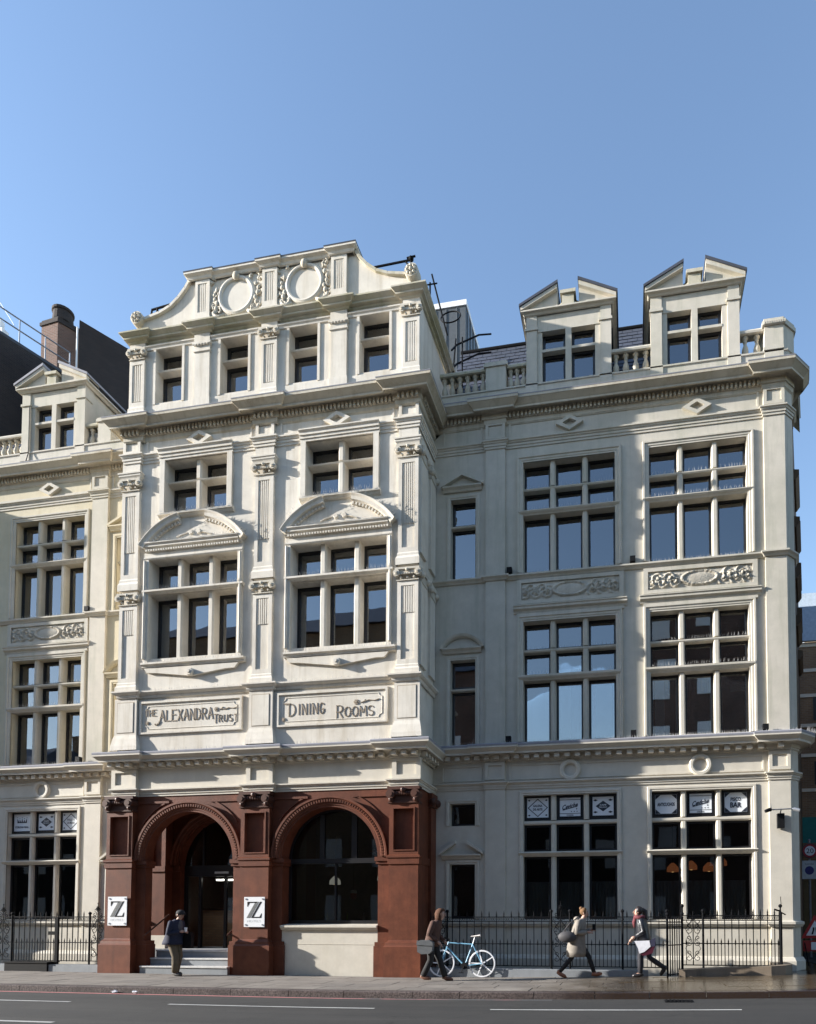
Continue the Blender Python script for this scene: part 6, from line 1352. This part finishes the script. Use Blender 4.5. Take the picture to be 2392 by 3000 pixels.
def hand(m, w, d, up, side):
    """palm with four bent fingers and a thumb; w wrist, d pointing, up = back of the hand, side = thumb side"""
    w, d, up, side = Vector(w), Vector(d).normalized(), Vector(up).normalized(), Vector(side).normalized()
    m.tube([w, w + d * .045, w + d * .085], [.024, .036, .036], 8)
    for k in range(4):
        b = w + d * .08 + side * (.027 - .018 * k); l = (.034, .04, .037, .028)[k]
        m.tube([b, b + d * l, b + d * l * 1.5 - up * l * .6, b + d * l * 1.5 - up * l * 1.3], [.0095, .009, .008, .006], 6)
    b = w + d * .03 + side * .03; m.tube([b, b + side * .03 + d * .025, b + side * .035 + d * .055 - up * .015], [.012, .010, .007], 6)
def person(label, at, rz, J, P, skin):
    """J joints (facing +x, left = +y); P paints for the clothes"""
    t = thing('person', label, 'person', at, rz)
    N = ['pel', 'chest', 'neck', 'chin', 'head', 'crown', 'shL', 'elL', 'wrL', 'shR', 'elR', 'wrR', 'hipL', 'knL', 'anL', 'hipR', 'knR', 'anR', 'toL', 'toR']
    R = dict(pel=.12, chest=.12, neck=.052, chin=.062, head=.088, crown=.072, shL=.055, elL=.042, wrL=.026, shR=.055, elR=.042, wrR=.026, hipL=.085, knL=.056, anL=.036, hipR=.085, knR=.056, anR=.036, toL=.03, toR=.03)
    for s in 'LR':
        a = Vector(J['an' + s]); J['to' + s] = tuple(a + Vector(J.get('td' + s, (.14, 0, -.045))))
    E = [(0, 1), (1, 2), (2, 3), (3, 4), (4, 5), (1, 6), (6, 7), (7, 8), (1, 9), (9, 10), (10, 11), (0, 12), (12, 13), (13, 14), (0, 15), (15, 16), (16, 17), (14, 18), (17, 19)]
    b = skin_mesh([(*J[n], R[n]) for n in N], E)
    h = Vector(J['head']); fd = Vector(J.get('face', (1, 0, -.1))).normalized(); lat = Vector((0, 1, 0)); upv = lat.cross(fd) * -1; upv = upv if upv.z > 0 else -upv
    b.tube([h + fd * .075 + upv * .012, h + fd * .108 - upv * .028, h + fd * .082 - upv * .036], [.008, .015, .012], 6)      # nose
    for s in (-1, 1): b.ball(h + lat * s * .082 - upv * .015 - fd * .01, .026, 7, 5, (.8, .4, 1.2)); b.ball(h + fd * .074 + lat * s * .032 + upv * .016, .014, 6, 5)
    b.tube([h + fd * .080 - upv * .058 + lat * .025, h + fd * .088 - upv * .060, h + fd * .080 - upv * .058 - lat * .025], .008, 5)   # mouth
    for s in 'LR':
        w = Vector(J['wr' + s]); d = Vector(J.get('hd' + s, tuple(w - Vector(J['el' + s])))); hand(b, w, d, J.get('hu' + s, (0, 0, 1)), (0, -1 if s == 'L' else 1, .3))
    bo = obj('body', b, skin, t, smooth=True)
    for s in 'LR':      # trousers / leggings and shoes
        hp, kn, an = (Vector(J[k + s]) for k in ('hip', 'kn', 'an')); lr = P['leg']; m = MB()
        m.tube([hp + Vector((0, 0, .07)), hp.lerp(kn, .35), kn, kn.lerp(an, .4), an + (kn - an) * P.get('cuff', .05)], [lr[0], lr[0] * .98, lr[1], lr[1] * .98, lr[2]], 12); q = random.Random(3)
        m.v = [(x + q.uniform(-.005, .005), y + q.uniform(-.005, .005), z) for x, y, z in m.v]; obj('trouser_leg', m, P['legmat'], t, smooth=True)
        a, to = an, Vector(J['to' + s]); d = (to - a); d.normalize(); m = MB(); m.tube([a + Vector((0, 0, .04)), a - d * .035 + Vector((0, 0, -.03)), a + d * .05 + Vector((0, 0, -.03)), to + Vector((0, 0, -.005)), to + d * .055 + Vector((0, 0, -.008))], [.046, .05, .052, .045, .022], 10); obj('shoe', m, P['shoemat'], t, smooth=True)
    m = MB(); loft(m, P['torso'], 18, P.get('fold', .02), int(at[0] * 7)); obj('coat', m, P['coatmat'], t, smooth=True)
    for s in 'LR':
        sh, el, wr = (Vector(J[k + s]) for k in ('sh', 'el', 'wr')); m = MB(); r_ = P.get('sleeve', (.075, .06, .045)); m.tube([sh + (sh - el) * .12, sh, sh.lerp(el, .5), el, el.lerp(wr, .5), wr.lerp(el, .04)], [r_[0] * .7, r_[0], r_[0] * .92, r_[1], r_[1] * .9, r_[2]], 12); obj('sleeve', m, P['coatmat'], t, smooth=True)
    return t, h, fd, upv
SK = plain('skin_tone', (.46, .28, .21), .55, var=.04)
cl = lambda n, c, r=.85: plain(n, c, r, var=.18, scale=14, bmp=.15)
# man with a white cup
J = dict(pel=(-.02, 0, .92), chest=(.03, 0, 1.22), neck=(.10, 0, 1.44), chin=(.17, 0, 1.49), head=(.165, 0, 1.57), crown=(.14, 0, 1.63), shL=(.05, .17, 1.37), elL=(.06, .24, 1.09), wrL=(.26, .10, 1.12), shR=(.04, -.17, 1.37), elR=(.02, -.25, 1.08), wrR=(.25, -.10, 1.13),
         hipL=(-.01, .09, .88), knL=(.07, .10, .49), anL=(-.03, .10, .10), hipR=(-.01, -.09, .88), knR=(.11, -.09, .50), anR=(.12, -.09, .085), face=(1, 0, -.45))
P = dict(leg=(.105, .085, .082), cuff=.02, legmat=cl('olive_trousers', (.105, .082, .05)), shoemat=cl('dark_shoe', (.02, .018, .016), .5), coatmat=cl('navy_coat', (.012, .015, .036)), fold=.022,
         torso=[(-.04, 0, .80, .25, .27), (-.04, 0, .86, .245, .26), (-.03, 0, .96, .215, .24), (-.01, 0, 1.08, .19, .225), (.01, 0, 1.22, .18, .23), (.045, 0, 1.34, .14, .215), (.07, 0, 1.41, .11, .15), (.09, 0, 1.45, .075, .085)])
t, h, fd, up = person('man in a navy coat and flat cap holding a white cup by the entrance steps', (-11.62, -2.05, 0), -.10, J, P, SK)
m = MB(); m.ball(h + up * .045 - fd * .012, .108, 12, 8, (1.08, .95, .72)); m.ball(h + up * .05 + fd * .085, .06, 9, 5, (1.1, 1.1, .3)); obj('flat_cap', m, cl('dark_cap', (.02, .02, .022)), t, smooth=True)
m = MB(); m.ball(h - fd * .035 - up * .02, .094, 10, 7, (.8, .98, .8)); obj('hair', m, cl('dark_hair', (.03, .022, .018)), t, smooth=True)
m = MB(); m.ball((.16, 0, 1.28), .10, 10, 7, (.5, .9, 1.6)); obj('grey_scarf', m, cl('grey_scarf', (.09, .09, .10)), t, smooth=True)
c0 = Vector((-11.62, -2.05, 0)); cp = Matrix.Rotation(-.10, 3, 'Z') @ Vector((.36, -.02, 1.13))
tag(obj('paper_cup', MB().lathe([(.026, 0), (.038, .095), (.041, .097), (.041, .105), (.03, .11)], (0, 0, 0), 14), 'white', None, loc=tuple(c0 + cp)), 'white paper cup in the hands of the man in the flat cap', 'cup')
tag(obj('black_bag', MB().prism([(-.12, 0), (.12, 0), (.13, .28), (.09, .42), (-.06, .42), (-.11, .28)], -.06, .06), 'black', None, loc=(-11.32, -1.93, .70)), 'black bag hanging in front of the man in the flat cap', 'bag')
# person with the grey shoulder bag
J = dict(pel=(-.04, 0, .92), chest=(.04, 0, 1.22), neck=(.14, 0, 1.43), chin=(.22, 0, 1.48), head=(.20, 0, 1.57), crown=(.17, 0, 1.63), shL=(.06, .17, 1.36), elL=(.05, .23, 1.08), wrL=(.22, .13, .93), shR=(.05, -.17, 1.36), elR=(-.04, -.24, 1.07), wrR=(.14, -.16, .92),
         hipL=(-.04, .09, .88), knL=(.12, .09, .50), anL=(.26, .09, .095), hipR=(-.04, -.09, .88), knR=(-.04, -.09, .49), anR=(-.22, -.09, .12), face=(1, 0, -.3))
P = dict(leg=(.10, .075, .068), cuff=.0, legmat=cl('black_trousers', (.014, .014, .015)), shoemat=cl('brown_shoe', (.13, .055, .03), .5), coatmat=cl('brown_jacket', (.075, .036, .026)), fold=.02,
         torso=[(-.05, 0, .80, .17, .215), (-.04, 0, .90, .175, .215), (-.01, 0, 1.05, .16, .20), (.03, 0, 1.20, .16, .21), (.06, 0, 1.33, .14, .21), (.10, 0, 1.40, .105, .14), (.13, 0, 1.44, .07, .08)])
t, h, fd, up = person('person in a brown jacket with chin length auburn hair and a grey shoulder bag', (-4.60, -2.42, gz(-4.6)), .0, J, P, SK)
m = MB(); loft(m, [(h.x - .045, 0, h.z - .16, .09, .105), (h.x - .045, 0, h.z - .10, .12, .125), (h.x - .04, 0, h.z, .125, .122), (h.x - .02, 0, h.z + .08, .115, .105), (h.x - .015, 0, h.z + .125, .055, .055)], 16, .03, 4); m.v = [(min(x, h.x - .005 + max(0, z - h.z - .02) * 1.1), y, z) for x, y, z in m.v]; obj('hair', m, cl('auburn_hair', (.075, .03, .013), .9), t, smooth=True)
tag(obj('shoulder_bag', MB().prism([(-.18, 0), (-.09, -.05), (.10, -.04), (.17, .03), (.19, .22), (.10, .27), (-.12, .27), (-.19, .22)], -.07, .07).prism([(-.195, .16), (.195, .14), (.185, .225), (-.19, .265)], -.085, -.072), plain('grey_canvas', (.10, .105, .11), .9), None, loc=(-4.70, -2.70, .70)), 'grey messenger bag hanging at the hip of the auburn haired person', 'bag')
# striding woman in the long grey coat
J = dict(pel=(-.02, 0, .90), chest=(.03, 0, 1.18), neck=(.10, 0, 1.40), chin=(.17, 0, 1.46), head=(.15, 0, 1.545), crown=(.12, 0, 1.61), shL=(.05, .16, 1.33), elL=(.02, .23, 1.06), wrL=(.27, .12, 1.12), shR=(.03, -.16, 1.33), elR=(-.02, -.24, 1.06), wrR=(.22, -.13, 1.08),
         hipL=(0, .08, .86), knL=(.24, .08, .50), anL=(.37, .08, .11), hipR=(-.04, -.08, .86), knR=(-.16, -.08, .47), anR=(-.44, -.08, .14), tdL=(.13, 0, .0), tdR=(.12, 0, -.09), face=(1, 0, -.25))
P = dict(leg=(.085, .058, .045), cuff=.03, legmat=cl('black_leggings', (.012, .012, .014)), shoemat=cl('tan_shoe', (.27, .10, .05), .5), coatmat=cl('grey_beige_coat', (.22, .195, .165)), fold=.022, sleeve=(.082, .066, .052),
         torso=[(-.06, 0, .50, .225, .20), (-.05, 0, .62, .235, .215), (-.04, 0, .80, .215, .21), (-.02, 0, .95, .185, .195), (.01, 0, 1.10, .165, .185), (.03, 0, 1.22, .155, .195), (.05, 0, 1.32, .13, .19), (.08, 0, 1.38, .10, .12), (.10, 0, 1.41, .07, .075)])
t, h, fd, up = person('woman in a knee length grey beige coat striding right and looking at a phone', (-1.28, -1.62, gz(-1.2)), .0, J, P, SK)
m = MB(); m.ball(h - fd * .02 + up * .02, .102, 12, 8, (1.0, .95, .95)); m.v = [(min(x, h.x + .045), y, z) for x, y, z in m.v]; m.ball(h - fd * .10 + up * .075, .046, 9, 6); obj('hair', m, cl('blonde_bun_hair', (.17, .09, .04), .9), t, smooth=True)
m = MB(); m.ball((-.03, 0, 1.38), .11, 10, 7, (.75, 1.0, .7)); obj('hood', m, cl('coat_hood', (.28, .25, .21)), t, smooth=True)
tag(obj('phone', MB().box(-.035, .035, -.004, .004, -.07, .07), 'black', None, loc=(-.91, -1.64, 1.20 + gz(-1))), 'dark phone held up by the woman in the grey coat', 'phone')
m = MB(); m.ball((0, 0, 0), .19, 14, 9, (1.15, .55, .72)); m.tube([(.14, 0, .06), (.20, .05, .30), (.27, .10, .46)], .014, 6); m.tube([(-.1, 0, .1), (.06, .05, .32), (.25, .10, .46)], .014, 6)
tag(obj('shoulder_bag', m, plain('dark_grey_leather', (.05, .047, .05), .7), None, smooth=True, loc=(-1.52, -1.86, .98 + gz(-1.5))), 'bulging dark grey handbag behind the woman in the grey coat', 'bag')
# woman in the black jacket walking left
J = dict(pel=(.04, 0, .90), chest=(.08, 0, 1.18), neck=(.13, 0, 1.40), chin=(.20, 0, 1.45), head=(.17, 0, 1.535), crown=(.15, 0, 1.60), shL=(.10, .16, 1.33), elL=(.04, .22, 1.07), wrL=(.24, .17, .95), shR=(.10, -.16, 1.33), elR=(.06, -.21, 1.06), wrR=(.29, -.10, .88),
         hipL=(.05, .08, .86), knL=(.12, .08, .50), anL=(.12, .08, .11), hipR=(.03, -.08, .86), knR=(-.08, -.08, .47), anR=(-.42, -.08, .24), tdL=(.14, 0, -.045), tdR=(.06, 0, -.13), face=(1, 0, -.05))
P = dict(leg=(.092, .066, .055), cuff=.02, legmat=cl('charcoal_jeans', (.022, .022, .028)), shoemat=cl('black_boot', (.014, .012, .013), .35), coatmat=plain('black_leather', (.018, .019, .024), .38, var=.2, scale=12, bmp=.3), fold=.03,
         torso=[(.04, 0, .84, .155, .195), (.04, 0, .92, .165, .20), (.06, 0, 1.06, .155, .185), (.08, 0, 1.20, .155, .195), (.09, 0, 1.32, .13, .19), (.11, 0, 1.38, .10, .12), (.13, 0, 1.41, .075, .08)])
t, h, fd, up = person('woman in a black leather jacket and dark red scarf walking left by the corner railing', (.28, -1.75, gz(.3)), PI, J, P, SK)
m = MB(); m.ball(h - fd * .025 + up * .02, .104, 12, 8); m.v = [(min(x, h.x + .04), y, z) for x, y, z in m.v]; m.tube([h - fd * .10 + up * .05, h - fd * .17, h - fd * .17 - up * .18, h - fd * .13 - up * .30], [.04, .055, .05, .02], 10); obj('hair', m, cl('dark_ponytail', (.02, .013, .012), .45), t, smooth=True)
m = MB(); m.tube([(.10 * math.cos(a) + .13, .10 * math.sin(a), 1.40 + .01 * math.sin(3 * a)) for a in [2 * PI * k / 14 for k in range(15)]], .045, 8, False); m.tube([(.22, .02, 1.38), (.25, .03, 1.28), (.24, .03, 1.16)], [.05, .05, .03], 8); obj('scarf', m, cl('dark_red_scarf', (.13, .028, .035)), t, smooth=True)
bag = thing('shoulder_bag', 'white and navy carrier bag at the hip of the woman in the black jacket', 'bag', (.25, -2.02, .60 + gz(.3)))
bag.scale = (.80, 1, .80)
obj('white_side', MB().prism([(-.28, .32), (-.18, .12), (-.14, -.03), (.0, .02), (.17, .17), (.14, .34)], -.06, .05), plain('white_plastic', (.72, .72, .76), .3), bag)
obj('navy_side', MB().prism([(.172, .17), (.30, .18), (.31, .42), (.142, .34)], -.055, .055), plain('navy_plastic', (.04, .04, .07), .4), bag); obj('red_base', MB().prism([(-.135, -.04), (-.02, -.10), (.22, -.02), (.29, .17), (.175, .165), (.0, .015)], -.05, .045), plain('maroon_plastic', (.07, .012, .025), .4), bag)
